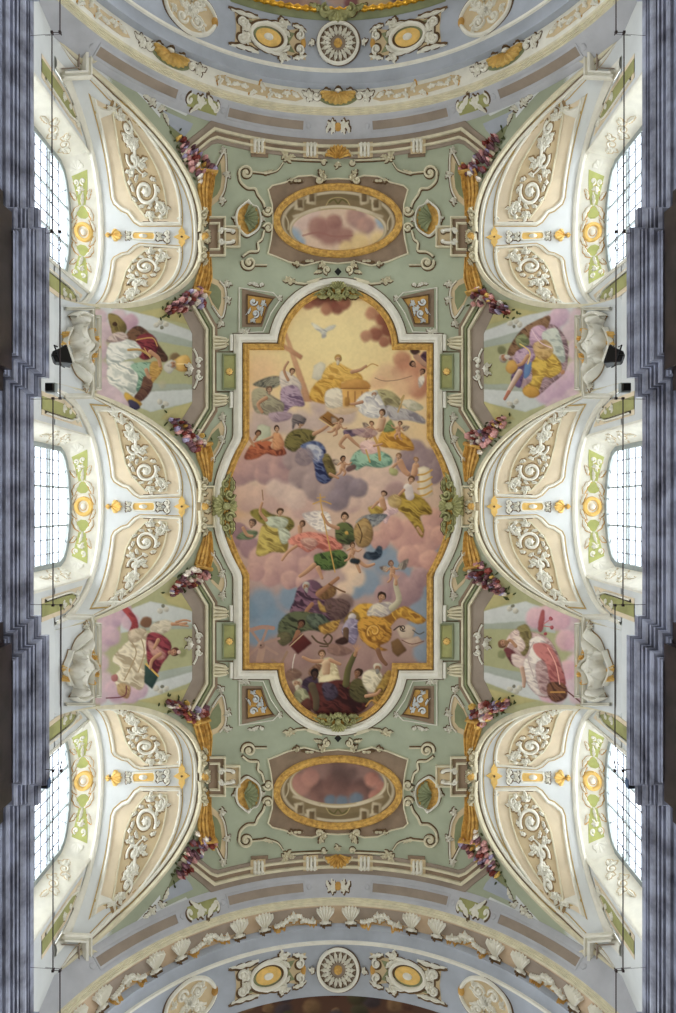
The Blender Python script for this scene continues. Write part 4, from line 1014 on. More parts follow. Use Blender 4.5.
class Painter:
    def __init__(s, x0, y0, x1, y1, k=2., base=(200,190,170)):
        s.x0, s.y0, s.x1, s.y1, s.k = x0, y0, x1, y1, k
        s.w, s.h = int((x1-x0)*k)+1, int((y1-y0)*k)+1
        s.X, s.Y = np.meshgrid(x0+np.arange(s.w)/k, y0+np.arange(s.h)/k)
        s.wx = s.X+vnoise(s.X, s.Y, 7, 3)*2.2; s.wy = s.Y+vnoise(s.X, s.Y, 7, 31)*2.2
        s.I = np.zeros((s.h, s.w, 3))+np.array(base, float); s.seed = 0
    def vgrad(s, stops):
        ys_ = [a for a, c in stops]
        for i in range(3): s.I[:,:,i] = np.interp(s.Y+vnoise(s.X, s.Y, 30, 5)*22, ys_, [c[i] for a, c in stops])
    def _box(s, xa, ya, xb, yb, m=4):
        i0 = max(0, int((xa-m-s.x0)*s.k)); i1 = min(s.w, int((xb+m-s.x0)*s.k)+2); j0 = max(0, int((ya-m-s.y0)*s.k)); j1 = min(s.h, int((yb+m-s.y0)*s.k)+2)
        if i1-i0 < 3 or j1-j0 < 3: return None
        return slice(j0, j1), slice(i0, i1)
    def puff(s, x, y, r, c, sh, alpha=1., soft=.35, ry=None):
        ry = ry or r; b = s._box(x-r, y-ry, x+r, y+ry)
        if b is None: return
        dx = (s.wx[b]-x)/r; dy = (s.wy[b]-y)/ry; d = np.sqrt(dx*dx+dy*dy)
        m = np.clip((1-d)/soft, 0, 1); m = m*m*(3-2*m)*alpha
        f = np.clip(.5+.55*(dx*.6+dy*.7)+vnoise(s.X[b], s.Y[b], r*.5, int(x+y))*.5, 0, 1)
        col = np.array(c, float)*(1-f[...,None])+np.array(sh, float)*f[...,None]
        s.I[b] = s.I[b]*(1-m[...,None])+col*m[...,None]
    def cloud(s, pts, c, sh, alpha=1., soft=.35):
        for x, y, r in pts: s.puff(x, y, r, c, sh, alpha, soft)
    def poly(s, pts, c, sh=None, ang=.9, folds=0., fa=None, soft=.8, smooth=True, alpha=1., nf=5.):
        """closed brush shape; folds paints light and dark pleats running across direction fa"""
        s.seed += 1
        P = catmull(pts, 5, True) if smooth and len(pts) > 2 else pts
        xs = [p[0] for p in P]; ys_ = [p[1] for p in P]
        b = s._box(min(xs), min(ys_), max(xs), max(ys_), 2)
        if b is None: return
        X = s.X[b]*.6+s.wx[b]*.4; Y = s.Y[b]*.6+s.wy[b]*.4; ins = np.zeros(X.shape, bool); n = len(P)
        for i in range(n):
            x0, y0 = P[i]; x1, y1 = P[(i+1) % n]
            if y0 == y1: continue
            cnd = (y0 > Y) != (y1 > Y); ins ^= cnd & (X < (x1-x0)*(Y-y0)/(y1-y0)+x0)
        m = blur(ins.astype(float), soft*s.k*.5)*alpha
        sh = sh or tuple(v*.55 for v in c)
        w_ = max(max(xs)-min(xs), 1); h_ = max(max(ys_)-min(ys_), 1)
        u = ((X-min(xs))/w_-.5)*math.cos(ang)+((Y-min(ys_))/h_-.5)*math.sin(ang)
        f = .40+.75*u
        if folds:
            fa = ang+1.2 if fa is None else fa
            ca, sa = math.cos(fa), math.sin(fa); U = X*ca+Y*sa+vnoise(X, Y, 10, s.seed)*7+200; W = -X*sa+Y*ca+vnoise(X, Y, 8, s.seed+9)*8+300
            a_ = vnoise(U, W/3.2, nf*.55, s.seed+3, 2); f = f+folds*.78*np.clip((np.abs(a_)*4.6-.6), -.5, .7)+folds*a_*.8
        f = f+vnoise(X, Y, 5, s.seed+50)*.35
        e = blur(ins.astype(float), max(1, 1.4*s.k)); f = f+np.clip(1-e, 0, 1)*.6-.06
        f = np.clip(f, 0, 1)
        col = np.array(c, float)*(1-f[...,None])+np.array(sh, float)*f[...,None]
        s.I[b] = s.I[b]*(1-m[...,None])+col*m[...,None]
    def line(s, pts, w, c, alpha=1., sm=True):
        P = catmull(pts, 5) if sm and len(pts) > 2 else pts
        xs = [p[0] for p in P]; ys_ = [p[1] for p in P]; b = s._box(min(xs), min(ys_), max(xs), max(ys_), w+1)
        if b is None: return
        X = s.X[b]; Y = s.Y[b]; D = np.full(X.shape, 1e9)
        for (x0, y0), (x1, y1) in zip(P[:-1], P[1:]):
            dx, dy = x1-x0, y1-y0; L = dx*dx+dy*dy or 1e-9; t = np.clip(((X-x0)*dx+(Y-y0)*dy)/L, 0, 1)
            D = np.minimum(D, np.hypot(X-x0-t*dx, Y-y0-t*dy))
        m = np.clip((w/2+.3-D)/.6, 0, 1)*alpha
        s.I[b] = s.I[b]*(1-m[...,None])+np.array(c, float)*m[...,None]
    def limb(s, pts, w0, w1, c=(216,166,128), sh=(140,92,66)):
        P = catmull(pts, 4) if len(pts) > 2 else densify(pts, 1.5); n = len(P)
        xs = [q[0] for q in P]; ys_ = [q[1] for q in P]; b = s._box(min(xs), min(ys_), max(xs), max(ys_), w0)
        if b is None: return
        X = s.X[b]; Y = s.Y[b]; best = np.full(X.shape, 1e9); off = np.zeros(X.shape); nn = max(1, n-1)
        for i, ((x0, y0), (x1, y1)) in enumerate(zip(P[:-1], P[1:])):
            dx, dy = x1-x0, y1-y0; L = dx*dx+dy*dy or 1e-9; t = np.clip(((X-x0)*dx+(Y-y0)*dy)/L, 0, 1)
            ex, ey = X-x0-t*dx, Y-y0-t*dy; r = (w0+(w1-w0)*(i+t)/nn)/2; d = np.hypot(ex, ey)/r
            k = d < best; best = np.where(k, d, best); off = np.where(k, (ex*.6+ey*.8)/r, off)
        m = np.clip((1.15-best)/.3, 0, 1)[...,None]; f = np.clip(.38+.55*off, 0, 1)[...,None]
        s.I[b] = s.I[b]*(1-m)+(np.array(c, float)*(1-f)+np.array(sh, float)*f)*m
    def head(s, x, y, r=3.4, skin=(214,166,130), hair=(96,66,48), ang=-PI/2, face=0., beard=None):
        """ang: direction from the neck to the top of the head; face: -1..1 side the face turns to"""
        ux, uy = math.cos(ang), math.sin(ang); vx, vy = -uy, ux
        def L(a, b): return (x+ux*a*r+vx*b*r, y+uy*a*r+vy*b*r)
        s.puff(*L(-.95, 0), r*.5, skin, tuple(v*.65 for v in skin), 1, .4)
        s.puff(*L(.2, -face*.25), r*1.12, hair, tuple(v*.6 for v in hair), 1, .3)
        s.puff(*L(-.12, face*.22), r*.82, skin, tuple(v*.68 for v in skin), 1, .35)
        for q in (-.32, .32): s.puff(*L(.1, face*.3+q), r*.17, (70,46,38), (70,46,38), .75, .8)
        s.puff(*L(-.18, face*.38), r*.16, tuple(min(255, v*1.12) for v in skin), skin, .8, .8)
        s.puff(*L(-.45, face*.3), r*.2, (150,76,64), (130,70,60), .7, .8)
        if beard: s.puff(*L(-.75, face*.25), r*.62, beard, tuple(v*.75 for v in beard), 1, .4); s.puff(*L(-1.2, face*.2), r*.42, beard, tuple(v*.7 for v in beard), 1, .5)
    def wing(s, x, y, ang, L, w, c=(214,206,196), sh=(120,112,112), sgn=1):
        ux, uy = math.cos(ang), math.sin(ang); vx, vy = -uy*sgn, ux*sgn
        pt = lambda a, b: (x+ux*a*L+vx*b*w, y+uy*a*L+vy*b*w)
        s.poly([pt(0,0),pt(.3,-.4),(pt(.7,-.3)),pt(1,0),pt(.85,.35),pt(.6,.7),pt(.3,.9),pt(.08,.5)], c, sh, ang, .8, ang+PI/2*.7, nf=3.2)
    def cherub(s, x, y, r=2.8, ang=-PI/2, skin=(214,160,124), hair=(120,80,52), flip=1):
        ux, uy = math.cos(ang), math.sin(ang); vx, vy = -uy*flip, ux*flip
        L = lambda a, b: (x+ux*a*r+vx*b*r, y+uy*a*r+vy*b*r)
        s.wing(*L(-1.4, -.8), ang-flip*1.4, r*3, r*1.6, (190,170,150), (110,90,84), -flip)
        s.limb([L(-1.6,.4), L(-2.6,.5), L(-3.6,.2)], r*1.9, r*1.6)
        s.limb([L(-3.6,.6), L(-4.6,1.6), L(-5.8,1.2)], r*1.1, r*.6); s.limb([L(-3.6,-.1), L(-5.,-.2), L(-6,-1.2)], r*1.1, r*.6)
        s.limb([L(-1.5,1.1), L(-1.6,2.3), L(-.7,3.2)], r*.7, r*.5); s.limb([L(-1.5,-.6), L(-2.4,-1.5)], r*.7, r*.5)
        s.head(x, y, r, skin, hair, ang, flip*.4)
    def mesh(s, name, parent, T, keep, h=.012, gain=1.0, desat=.20, tint=(1.02,.99,.94)):
        """lay the painted grid onto the vault; keep: boolean mask over cells"""
        g_ = s.I.mean(-1, keepdims=True); I = (s.I*(1-desat)+g_*desat)*np.array(tint)
        I = I*(1+vnoise(s.X, s.Y, 2.4, 77, 2)[...,None]*.045+vnoise(s.X, s.Y, 17, 78, 2)[...,None]*.06)
        col = np.clip(lin(I)*gain, 0, .93)
        V = np.zeros((s.h, s.w, 3)); xs = s.X[0]; yy = s.Y[:,0]
        V = T(s.X, s.Y, h)
        idx = np.arange(s.h*s.w).reshape(s.h, s.w)
        q = np.stack([idx[:-1,:-1], idx[:-1,1:], idx[1:,1:], idx[1:,:-1]], -1)[keep[:-1,:-1]].reshape(-1, 4)
        used = np.unique(q); remap = -np.ones(s.h*s.w, int); remap[used] = np.arange(len(used)); q = remap[q]
        me = bpy.data.meshes.new(name); v = V.reshape(-1, 3)[used]
        me.vertices.add(len(v)); me.vertices.foreach_set('co', v.ravel())
        me.loops.add(len(q)*4); me.loops.foreach_set('vertex_index', q.ravel())
        me.polygons.add(len(q)); me.polygons.foreach_set('loop_start', np.arange(len(q))*4); me.polygons.foreach_set('loop_total', np.full(len(q), 4))
        me.update(calc_edges=True); me.polygons.foreach_set('use_smooth', np.ones(len(q), bool))
        at = me.color_attributes.new('Col', 'FLOAT_COLOR', 'POINT')
        rgba = np.ones((len(v), 4)); rgba[:,:3] = col.reshape(-1, 3)[used]; at.data.foreach_set('color', rgba.ravel())
        return link(name, me, paint_mat(), parent)
def barrel_np(px, py, h=0.):
    k = (px-CX)/FPX; A = 1+k*k; Z = (ZC+np.sqrt(np.maximum(0, ZC*ZC-A*(ZC*ZC-R*R))))/A
    X = k*Z; a = np.arctan2(X, Z-ZC); r = R-h
    return np.stack([r*np.sin(a), (py-CY)/FPX*Z, ZC+r*np.cos(a)], -1)
def inpoly(X, Y, P):
    ins = np.zeros(X.shape, bool); n = len(P)
    for i in range(n):
        x0, y0 = P[i]; x1, y1 = P[(i+1) % n]
        if y0 == y1: continue
        c = (y0 > Y) != (y1 > Y); ins ^= c & (X < (x1-x0)*(Y-y0)/(y1-y0)+x0)
    return ins
# ------------------------------------------------------------------ the central fresco
p = Painter(219, 284, 457, 730, 2.)
SK = (222,172,134); SKD = (168,116,88)
p.vgrad([(284,(232,204,150)),(330,(238,218,160)),(380,(240,212,150)),(420,(226,200,158)),(470,(206,178,158)),(530,(206,170,152)),(590,(178,150,148)),(640,(166,134,128)),(690,(146,116,108)),(730,(120,92,84))])
# warm glow and outer tints
for x, y, r, c, a in ((338,345,60,(246,226,162),.8),(262,372,30,(232,186,142),.7),(415,385,28,(230,180,134),.7),(255,400,26,(222,186,156),.6),(420,430,24,(230,196,140),.7),(238,505,22,(228,178,128),.8),(345,470,40,(222,196,166),.6),(300,440,30,(214,190,164),.6)):
    p.puff(x, y, r, c, c, a, .9)
# blue sky patches
for x, y, r in ((262,605,22),(275,622,20),(256,632,18),(290,598,16),(248,612,14)): p.puff(x, y, r, (122,152,182), (108,140,172), .85, .5)
for x, y, r in ((385,560,20),(368,582,18),(400,572,16),(355,590,12),(422,608,18),(418,630,16),(424,652,14),(430,590,12),(438,545,10),(376,548,14)): p.puff(x, y, r, (130,154,180), (112,140,170), .85, .5)
p.puff(380,505,16,(150,176,190),(150,176,190),.7,.8)
# red clouds near the head of the frame
for x, y, r, c in ((308,303,9,(176,104,82)),(318,300,10,(150,82,68)),(330,302,11,(158,86,70)),(337,308,9,(150,80,66)),(326,310,8,(196,128,98)),(345,304,8,(170,98,78)),(372,314,9,(208,140,108)),(382,320,9,(160,86,68)),(388,330,10,(146,76,62)),(376,334,10,(158,86,70)),(366,336,8,(206,142,112)),(394,340,8,(150,82,66)),(384,342,7,(176,106,84))): p.puff(x, y, r, c, tuple(v*.8 for v in c), .9, .55)
p.cloud([(402,360,12),(410,372,14),(424,362,12),(432,380,12),(418,388,14),(398,372,9)], (212,146,112), (172,104,84), .85, .5)
p.cloud([(388,375,16),(404,384,18),(378,382,12)], (232,190,150), (212,160,126), .7, .6)
# lavender cloud bank under the upper group
p.cloud([(262,418,16),(280,420,18),(300,424,20),(322,420,16),(345,412,16),(255,432,14),(318,404,12)], (214,190,182), (172,148,154), .8, .5)
p.cloud([(240,455,12),(232,480,12),(246,498,18),(264,500,20),(284,492,22),(300,505,18)], (222,184,164), (182,146,144), .9, .4)
p.cloud([(240,474,14),(251,468,15),(265,474,13),(268,462,15),(284,470,18),(286,456,16)], (206,160,150), (148,116,126), .95, .3)
p.cloud([(296,458,16),(306,462,17),(315,470,16),(300,478,14),(318,486,19),(332,494,17),(340,482,13)], (186,160,156), (128,110,118), .95, .3)
p.cloud([(286,494,15),(296,500,14),(275,488,12)], (226,200,184), (188,160,156), .8, .5)
p.cloud([(350,470,14),(362,478,18),(378,484,20),(394,476,16),(372,500,16),(350,502,14)], (226,196,176), (184,150,146), .9, .35)
p.cloud([(346,486,14),(358,488,12),(338,500,14)], (158,140,152), (112,98,112), .9, .35)
p.cloud([(414,452,15),(426,462,16),(432,474,13),(418,470,13),(405,462,12),(440,464,9)], (166,142,144), (122,100,114), .95, .3)
p.cloud([(396,492,13),(408,500,12)], (186,150,146), (140,112,118), .85, .4)
# left, lower clouds
p.cloud([(243,538,13),(250,548,13),(238,530,9)], (182,140,146), (138,104,118), .95, .3)
p.cloud([(262,560,17),(278,568,18),(296,560,18),(312,566,16),(326,556,14),(270,576,12),(290,580,11),(304,582,10),(255,572,11),(318,545,16),(300,545,14)], (216,170,156), (168,124,130), .95, .3)
p.cloud([(434,520,14),(428,540,16),(408,536,20),(392,528,14),(420,556,14),(408,556,13),(430,560,12),(440,535,11),(380,540,12)], (222,170,152), (176,126,126), .95, .3)
p.cloud([(350,566,13),(356,578,13),(345,590,12)], (240,210,178), (220,184,158), .85, .5)
p.cloud([(398,582,14),(410,590,16),(420,578,12),(402,598,13),(384,594,11)], (186,148,150), (140,108,120), .95, .35)
p.cloud([(345,602,11),(340,614,12)], (150,120,112), (104,82,82), .9, .4)
p.cloud([(288,640,16),(300,655,18),(284,668,14),(360,660,20),(385,660,16),(345,645,16),(325,640,14)], (188,150,142), (142,108,108), .8, .5)
p.cloud([(300,700,14),(290,690,10),(385,695,12)], (150,112,100), (108,78,72), .8, .5)
# dove
p.poly([(311,323),(316,325),(321,328),(324,329),(330,326),(336,325),(333,329),(327,332),(326,337),(322,338),(321,333),(315,329)], (226,224,214), (164,164,168), .9, .6)
# cross
p.poly([(284,334),(287,333),(312,402),(304,402)], (226,176,132), (178,124,92), 0, smooth=False); p.poly([(279,344),(282,343),(303,356),(301,360),(280,347)], (222,170,126), (176,120,90), smooth=False)
# angel by the cross and companions
p.wing(282,378,PI*.93,30,9,(150,148,128),(84,84,78),-1); p.poly([(280,372),(288,372),(300,382),(300,392),(288,394),(280,386)], (226,214,202), (172,160,160), .9, .6)
p.limb([(288,380),(284,370),(288,362)], 3, 2.2); p.head(292,372,3.2,SK,(110,74,54),-1.3,.4)
p.poly([(282,388),(296,386),(302,396),(304,406),(292,407),(284,415),(277,413),(280,400)], (184,158,184), (110,84,118), .8, .9)
p.poly([(252,392),(262,388),(272,396),(284,404),(280,416),(262,414),(254,410)], (176,170,140), (118,110,96), .9, .7); p.head(269,390,3.4,(206,160,128),(130,100,80),-1.5,.3); p.limb([(266,398),(258,404),(262,412)], 4, 3)
# seated elder in gold with book
p.poly([(314,366),(320,362),(325,364),(326,376),(318,381),(312,378)], (228,222,202), (184,178,160), smooth=False)
p.poly([(326,368),(336,362),(348,368),(362,376),(360,384),(345,382),(330,384),(322,378)], (240,196,96), (200,148,60), .9, .8); p.head(338,359,4,(226,176,128),(206,160,80),-1.5,0,(226,214,190))
p.poly([(312,388),(320,380),(332,378),(342,382),(338,396),(330,404),(316,402),(309,398)], (232,182,76), (182,126,44), .9, .9); p.poly([(326,392),(338,388),(346,398),(340,408),(326,406)], (232,224,206), (188,176,160), .9, .7)
p.limb([(352,372),(360,370),(366,366)], 4, 2.4); p.line([(366,368),(372,364),(378,366)], 1, (206,150,80))
# round temple
p.poly([(342,388),(369,388),(369,408),(343,408)], (236,182,96), (196,138,66), 0, smooth=False); p.poly([(340,386),(346,381),(356,379),(366,381),(371,386),(366,389),(346,389)], (226,168,84), (178,120,56))
for x in (348,355,362,367): p.line([(x,392),(x,406)], 1.6, (176,116,60), .8, False)
p.line([(341,388.5),(370,388.5)], .9, (150,96,46), .9, False)
# elder with white hood
p.poly([(378,390),(392,392),(402,402),(398,412),(386,410),(378,400)], (178,170,122), (122,112,80), .9, .8); p.poly([(356,402),(366,392),(378,394),(384,404),(388,416),(370,418),(358,410)], (228,226,222), (168,166,176), .9, .9)
p.poly([(386,406),(398,408),(410,410),(424,418),(424,424),(408,420),(392,420)], (180,176,180), (128,122,134), .9, .8); p.head(374,394,3.6,(204,158,128),(226,222,214),-1.5,-.2,(206,204,206)); p.limb([(362,402),(354,404),(348,404)], 3.5, 2.4); p.poly([(400,402),(412,400),(424,408),(412,411)], (214,206,186), (160,160,136), .9, .5)
p.poly([(345,398),(349,398),(349,406),(345,406)], (200,146,70), (150,100,44)); p.line([(401,400),(404,396),(398,412)],1.6,(190,156,96))
# putti upper right
p.poly([(424,352),(432,354),(436,362),(434,368),(424,366),(420,360)], (96,62,84), (50,32,48), .9, .7); p.limb([(416,356),(422,362),(428,366)], 6, 4, (206,170,150)); p.head(413,364,3.2,(190,140,112),(70,46,40),-2.2,.4); p.head(422,372,3,(186,136,110),(90,60,52),-1.2,-.3); p.poly([(410,350),(416,348),(420,352),(414,355)], (90,62,56), (60,40,40)); p.wing(424,376,1.9,13,5,(226,220,210),(170,160,156))
p.line([(375,378),(384,381),(398,380),(412,376)], .6, (120,80,64), .8)
# woman in red with tablets
p.poly([(257,426),(262,424),(270,427),(271,438),(264,446),(256,444)], (206,212,184), (150,158,134), smooth=False); p.poly([(246,452),(252,444),(262,440),(272,442),(282,446),(286,454),(276,456),(266,454),(258,458),(248,460),(244,458)], (196,104,66), (118,54,38), .9, .9)
p.limb([(276,436),(276,442),(274,446)], 7, 7); p.poly([(273,434),(280,434),(284,446),(274,450)], (224,160,110), (176,108,74), .8, .6); p.head(277,429,3.4,SK,(84,54,40),-1.5,.3)
p.limb([(272,437),(262,441)], 3, 2.4); p.limb([(258,434),(254,440)], 3, 2.6)
# helmeted woman in blue and olive
p.poly([(284,444),(288,434),(298,429),(310,430),(316,434),(312,442),(302,446),(294,452),(286,448)], (126,116,60), (66,60,34), .9, .9)
p.poly([(300,446),(312,441),(322,444),(326,452),(322,458),(326,468),(332,478),(324,484),(316,478),(314,464),(308,452)], (96,112,160), (34,40,84), .9, 1., nf=6); p.poly([(322,456),(328,454),(334,464),(336,474),(330,478),(325,468)], (134,118,62), (82,70,40), .9, .7); p.poly([(306,446),(318,446),(324,456),(314,462)], (190,194,208), (110,118,158), .9, 1.)
p.limb([(314,434),(322,430),(330,424)], 4, 2.6); p.head(301,424,3.6,SK,(110,96,92),-1.3,.6); p.poly([(292,418),(294,414),(300,415),(306,419),(303,424),(296,424),(293,430)], (130,120,122), (70,62,70), .9, .6)
p.limb([(330,474),(338,478)], 3, 2.4)
# flying putto holding a book
p.poly([(319,418),(328,411),(340,420),(333,427)], (176,122,54), (112,68,32), smooth=False); p.line([(319,419),(333,428),(341,421)], 1, (226,196,130), 1, False); p.line([(323,417),(334,425)], .8, (90,52,26), 1, False)
p.cherub(341,421,2.8,-.9,flip=1); p.poly([(344,430),(352,430),(362,429),(364,432),(352,437),(345,436)], (120,96,126), (66,50,74), .9, .7); p.limb([(346,436),(340,444),(344,448)], 4, 2.6); p.limb([(348,436),(354,442),(360,447)], 4, 2.4)
# woman with child, yellow robe
p.poly([(378,440),(384,430),(394,428),(404,434),(412,442),(414,450),(402,450),(390,448),(380,446)], (224,168,62), (160,106,36), .9, 1., nf=6); p.poly([(386,424),(391,420),(395,430),(384,432)], (138,158,98), (86,104,62), .9, .6); p.limb([(382,420),(380,428)], 8, 8, (232,196,160)); p.head(382,413,3.6,SK,(104,70,48),-1.3,-.2); p.cherub(400,424,2.6,-1.5,flip=-1); p.cherub(372,424,2.5,-1.2,flip=1)
# woman in teal
p.poly([(350,462),(356,452),(366,448),(378,450),(390,456),(392,464),(380,468),(366,466),(356,470)], (152,196,170), (88,130,112), .9, 1., nf=5); p.poly([(360,444),(368,440),(378,444),(380,452),(364,454)], (232,196,190), (190,146,146), .9, .7); p.head(367,436,3.3,SK,(150,110,80),-1.4,-.2); p.line([(374,436),(378,446),(380,460)], 2.6, (198,150,74)); p.line([(366,450),(370,462)], 1.6, (206,160,84)); p.limb([(374,446),(382,444)], 2.6, 2)
# dark putto
p.cherub(343,459,2.8,-1.4,(186,134,100),(66,44,36),1); p.poly([(346,468),(354,464),(356,468),(348,472)], (128,96,92), (90,64,66))
# pale couple
p.limb([(400,462),(404,470),(408,474)], 7, 5); p.head(399,456,3.2,SK,(160,116,78),-1.4,-.2); p.limb([(416,466),(414,474)], 7, 6); p.head(416,460,3,SK,(176,130,88),-1.4,.2); p.limb([(396,464),(390,470)], 3, 2.2); p.poly([(390,468),(398,470),(396,476),(390,474)], (196,196,130), (140,140,90))
# woman with twisted column
p.poly([(418,468),(424,466),(430,468),(433,494),(428,498),(420,497)], (230,218,190), (176,156,134), 0, smooth=False)
for y in (473,480,487,494): p.line([(418,y+2),(425,y+1),(432,y-3)], 1.8, (206,158,72))
p.poly([(398,496),(406,490),(420,496),(430,506),(432,514),(420,516),(424,528),(422,538),(414,526),(404,514),(396,508)], (192,160,58), (112,86,30), .9, 1., nf=6); p.limb([(408,488),(410,496)], 9, 9, (222,212,206), (168,152,156)); p.head(411,480,3.5,SK,(120,82,50),-1.3,.2); p.limb([(404,490),(398,496)], 3, 2.4); p.limb([(418,528),(422,534)], 3, 2.4)
p.poly([(378,504),(384,500),(394,502),(398,512),(390,516),(386,524),(380,516)], (232,200,200), (182,146,156), .9, .8); p.head(384,494,3.4,SK,(90,60,44),-1.3,-.2); p.limb([(382,500),(384,508)], 6, 6); p.poly([(368,508),(378,506),(384,512),(374,516)], (200,170,70), (140,110,44), .9, .8); p.limb([(378,502),(372,508)], 3, 2.2)
# woman in olive yellow, left
p.poly([(250,512),(262,508),(272,514),(290,518),(294,526),(286,532),(274,528),(262,524),(256,520)], (150,138,58), (92,84,38), .9, .9)
p.poly([(262,526),(272,524),(284,528),(288,540),(286,552),(272,552),(262,556),(256,554),(258,540)], (204,182,88), (128,108,48), .9, 1., nf=6); p.poly([(278,528),(288,530),(290,540),(282,544)], (200,208,186), (150,158,138), .9, .8); p.poly([(266,518),(276,516),(288,520),(284,528),(268,526)], (200,210,186), (150,158,140), .9, .7); p.head(280,512,3.6,SK,(96,66,44),-1.3,.3); p.limb([(266,520),(260,512),(262,503)], 3.6, 2.4); p.line([(263,500),(262,490)], .8, (140,100,60))
p.head(252,523,3.8,(196,150,120),(110,84,70),-1.4,-.3); p.poly([(236,538),(242,532),(250,530),(258,532),(254,538),(244,540)], (128,146,108), (84,98,74), .9, .8); p.limb([(243,528),(247,535),(252,536)], 3.4, 2.8); p.limb([(300,527),(300,534)], 5, 4); p.head(302,524,3.2,(190,140,108),(106,70,50),-1.4,-.4)
# archangel
p.wing(330,530,PI*1.16,32,16,(238,230,222),(180,168,170),1); p.wing(356,522,-.22,32,11,(150,156,160),(88,92,102),1)
p.poly([(288,540),(296,535),(308,532),(322,534),(336,538),(344,544),(340,550),(326,552),(318,548),(308,552),(300,548),(290,544)], (228,140,120), (168,84,74), .9, 1., nf=5)
p.poly([(314,556),(326,552),(340,550),(348,556),(344,566),(330,570),(318,568)], (92,120,58), (44,62,34), .9, 1., nf=4); p.limb([(314,565),(306,572),(300,576)], 5, 3.4); p.limb([(318,568),(322,578)], 5, 3)
p.poly([(336,526),(344,522),(352,526),(356,536),(352,544),(342,544),(336,538)], (98,110,60), (44,50,36), .9, .9); p.puff(347,533,2.6,(220,180,80),(170,120,50),1,.5); p.limb([(338,528),(328,524),(322,514)], 4, 2.8); p.head(345,517,3.9,SK,(76,50,36),-1.4,.1); p.line([(320,499),(326,530),(335,572)], 1.2, (206,158,76)); p.line([(313,504),(322,501),(331,504)],1.2,(206,158,76)); p.line([(317,498),(325,497)],1,(206,158,76)); p.line([(320,494),(321,500)],1,(206,158,76))
p.poly([(360,520),(366,518),(372,526),(373,538),(367,547),(358,546),(354,536),(355,526)], (186,150,90), (106,80,50), .9, .5); p.line([(358,524),(362,534),(360,543)], 1.2, (90,64,40)); p.puff(364,530,4,(206,176,120),(150,116,70),.8,.6)
p.poly([(366,552),(374,552),(378,546),(382,548),(381,556),(374,560),(364,558)], (66,84,104), (34,44,62), .9, .8); p.cherub(353,545,2.9,-1.3,flip=1); p.limb([(358,560),(366,566),(374,564)], 4, 2.6); p.limb([(356,562),(360,572)], 4, 2.6); p.poly([(352,558),(360,560),(358,564),(350,562)], (44,52,60), (30,36,44))
p.cherub(391,564,3,-1.6,(190,146,120),(140,100,80),1); p.wing(398,568,-.7,14,6,(170,156,140),(110,98,92),1)
# grey-bearded man in purple
p.poly([(294,600),(298,588),(308,580),(318,582),(326,592),(336,602),(340,614),(328,622),(310,624),(298,618),(290,612)], (132,92,116), (66,42,60), .9, 1., nf=6); p.poly([(316,592),(326,586),(336,588),(334,596),(322,600)], (150,110,64), (92,62,38), .9, .8); p.limb([(318,594),(328,586),(338,578)], 5, 3.4, (180,126,90)); p.head(306,586,4.2,(180,130,100),(196,190,184),-1.8,-.2,(176,172,172)); p.limb([(312,604),(306,612),(312,614)], 4, 3, (176,122,88)); p.poly([(318,600),(324,606),(332,604),(328,612),(320,610)], (196,160,80), (140,100,46), .9, .6); p.line([(329,584),(340,590),(345,592)], 1.6, (120,80,50))
# man in gold with raised arm
p.poly([(352,612),(360,604),(372,604),(388,612),(404,606),(416,612),(426,620),(418,624),(400,618),(388,628),(376,622),(360,622)], (226,172,58), (150,98,34), .9, 1., nf=6); p.poly([(368,610),(374,604),(386,602),(394,604),(390,614),(378,618),(368,616)], (220,210,190), (150,140,150), .9, .8); p.limb([(392,608),(399,600),(396,586),(396,580)], 7, 4, (206,200,170), (140,130,110)); p.limb([(396,584),(396,579)], 3.4, 2.6)
for a in (-.5,-.15,.2,.6): p.line([(396,580),(396+6*math.sin(a),580-5*math.cos(a))], 1, (200,150,118))
p.head(382,597,4.4,(208,156,118),(60,40,32),-1.2,.2)
# veiled head, purple-legged figure, gold swirl
p.poly([(344,620),(350,612),(358,614),(360,622),(352,626),(345,626)], (150,120,56), (96,70,36), .9, .6); p.puff(352,617,5,(226,218,216),(160,150,160),1,.4)
p.poly([(344,624),(350,618),(360,622),(358,636),(354,644),(346,640),(342,632)], (170,160,190), (94,84,120), .9, .9); p.limb([(346,630),(346,640)], 6, 5, (120,90,66), (72,50,40)); p.poly([(336,640),(344,637),(348,642),(342,645),(336,643)], (70,44,38), (44,26,24))
p.poly([(358,622),(368,616),(382,618),(391,628),(390,640),(380,646),(388,650),(376,650),(366,644),(360,636)], (216,156,54), (130,82,28), .9, 1., nf=5); p.line(spiral(374,632,11,1.3,.5,1,.2), 1.6, (150,94,30), .8); p.line(spiral(374,631,7,1.1,2.5,1,.2), 1.4, (238,190,90), .8); p.limb([(378,650),(381,658),(386,664)], 5, 3.6, (150,104,76), (100,66,50))
# books falling on the right
p.poly([(396,628),(408,624),(416,628),(412,640),(400,638)], (214,196,174), (150,128,116), smooth=False); p.poly([(402,640),(418,636),(424,642),(412,648)], (206,180,160), (150,120,110), smooth=False); p.line([(402,640),(412,644),(424,641)], .8, (110,70,60)); p.poly([(391,642),(398,638),(407,650),(398,657),(393,652)], (132,96,56), (88,60,38), smooth=False); p.line([(394,630),(400,626),(403,630)], 1.3, (70,50,40)); p.line([(413,630),(419,634),(424,632)], 1.1, (90,90,90)); p.line(spiral(403,628,3.4,1.2,1,1,.3), 1, (60,46,40))
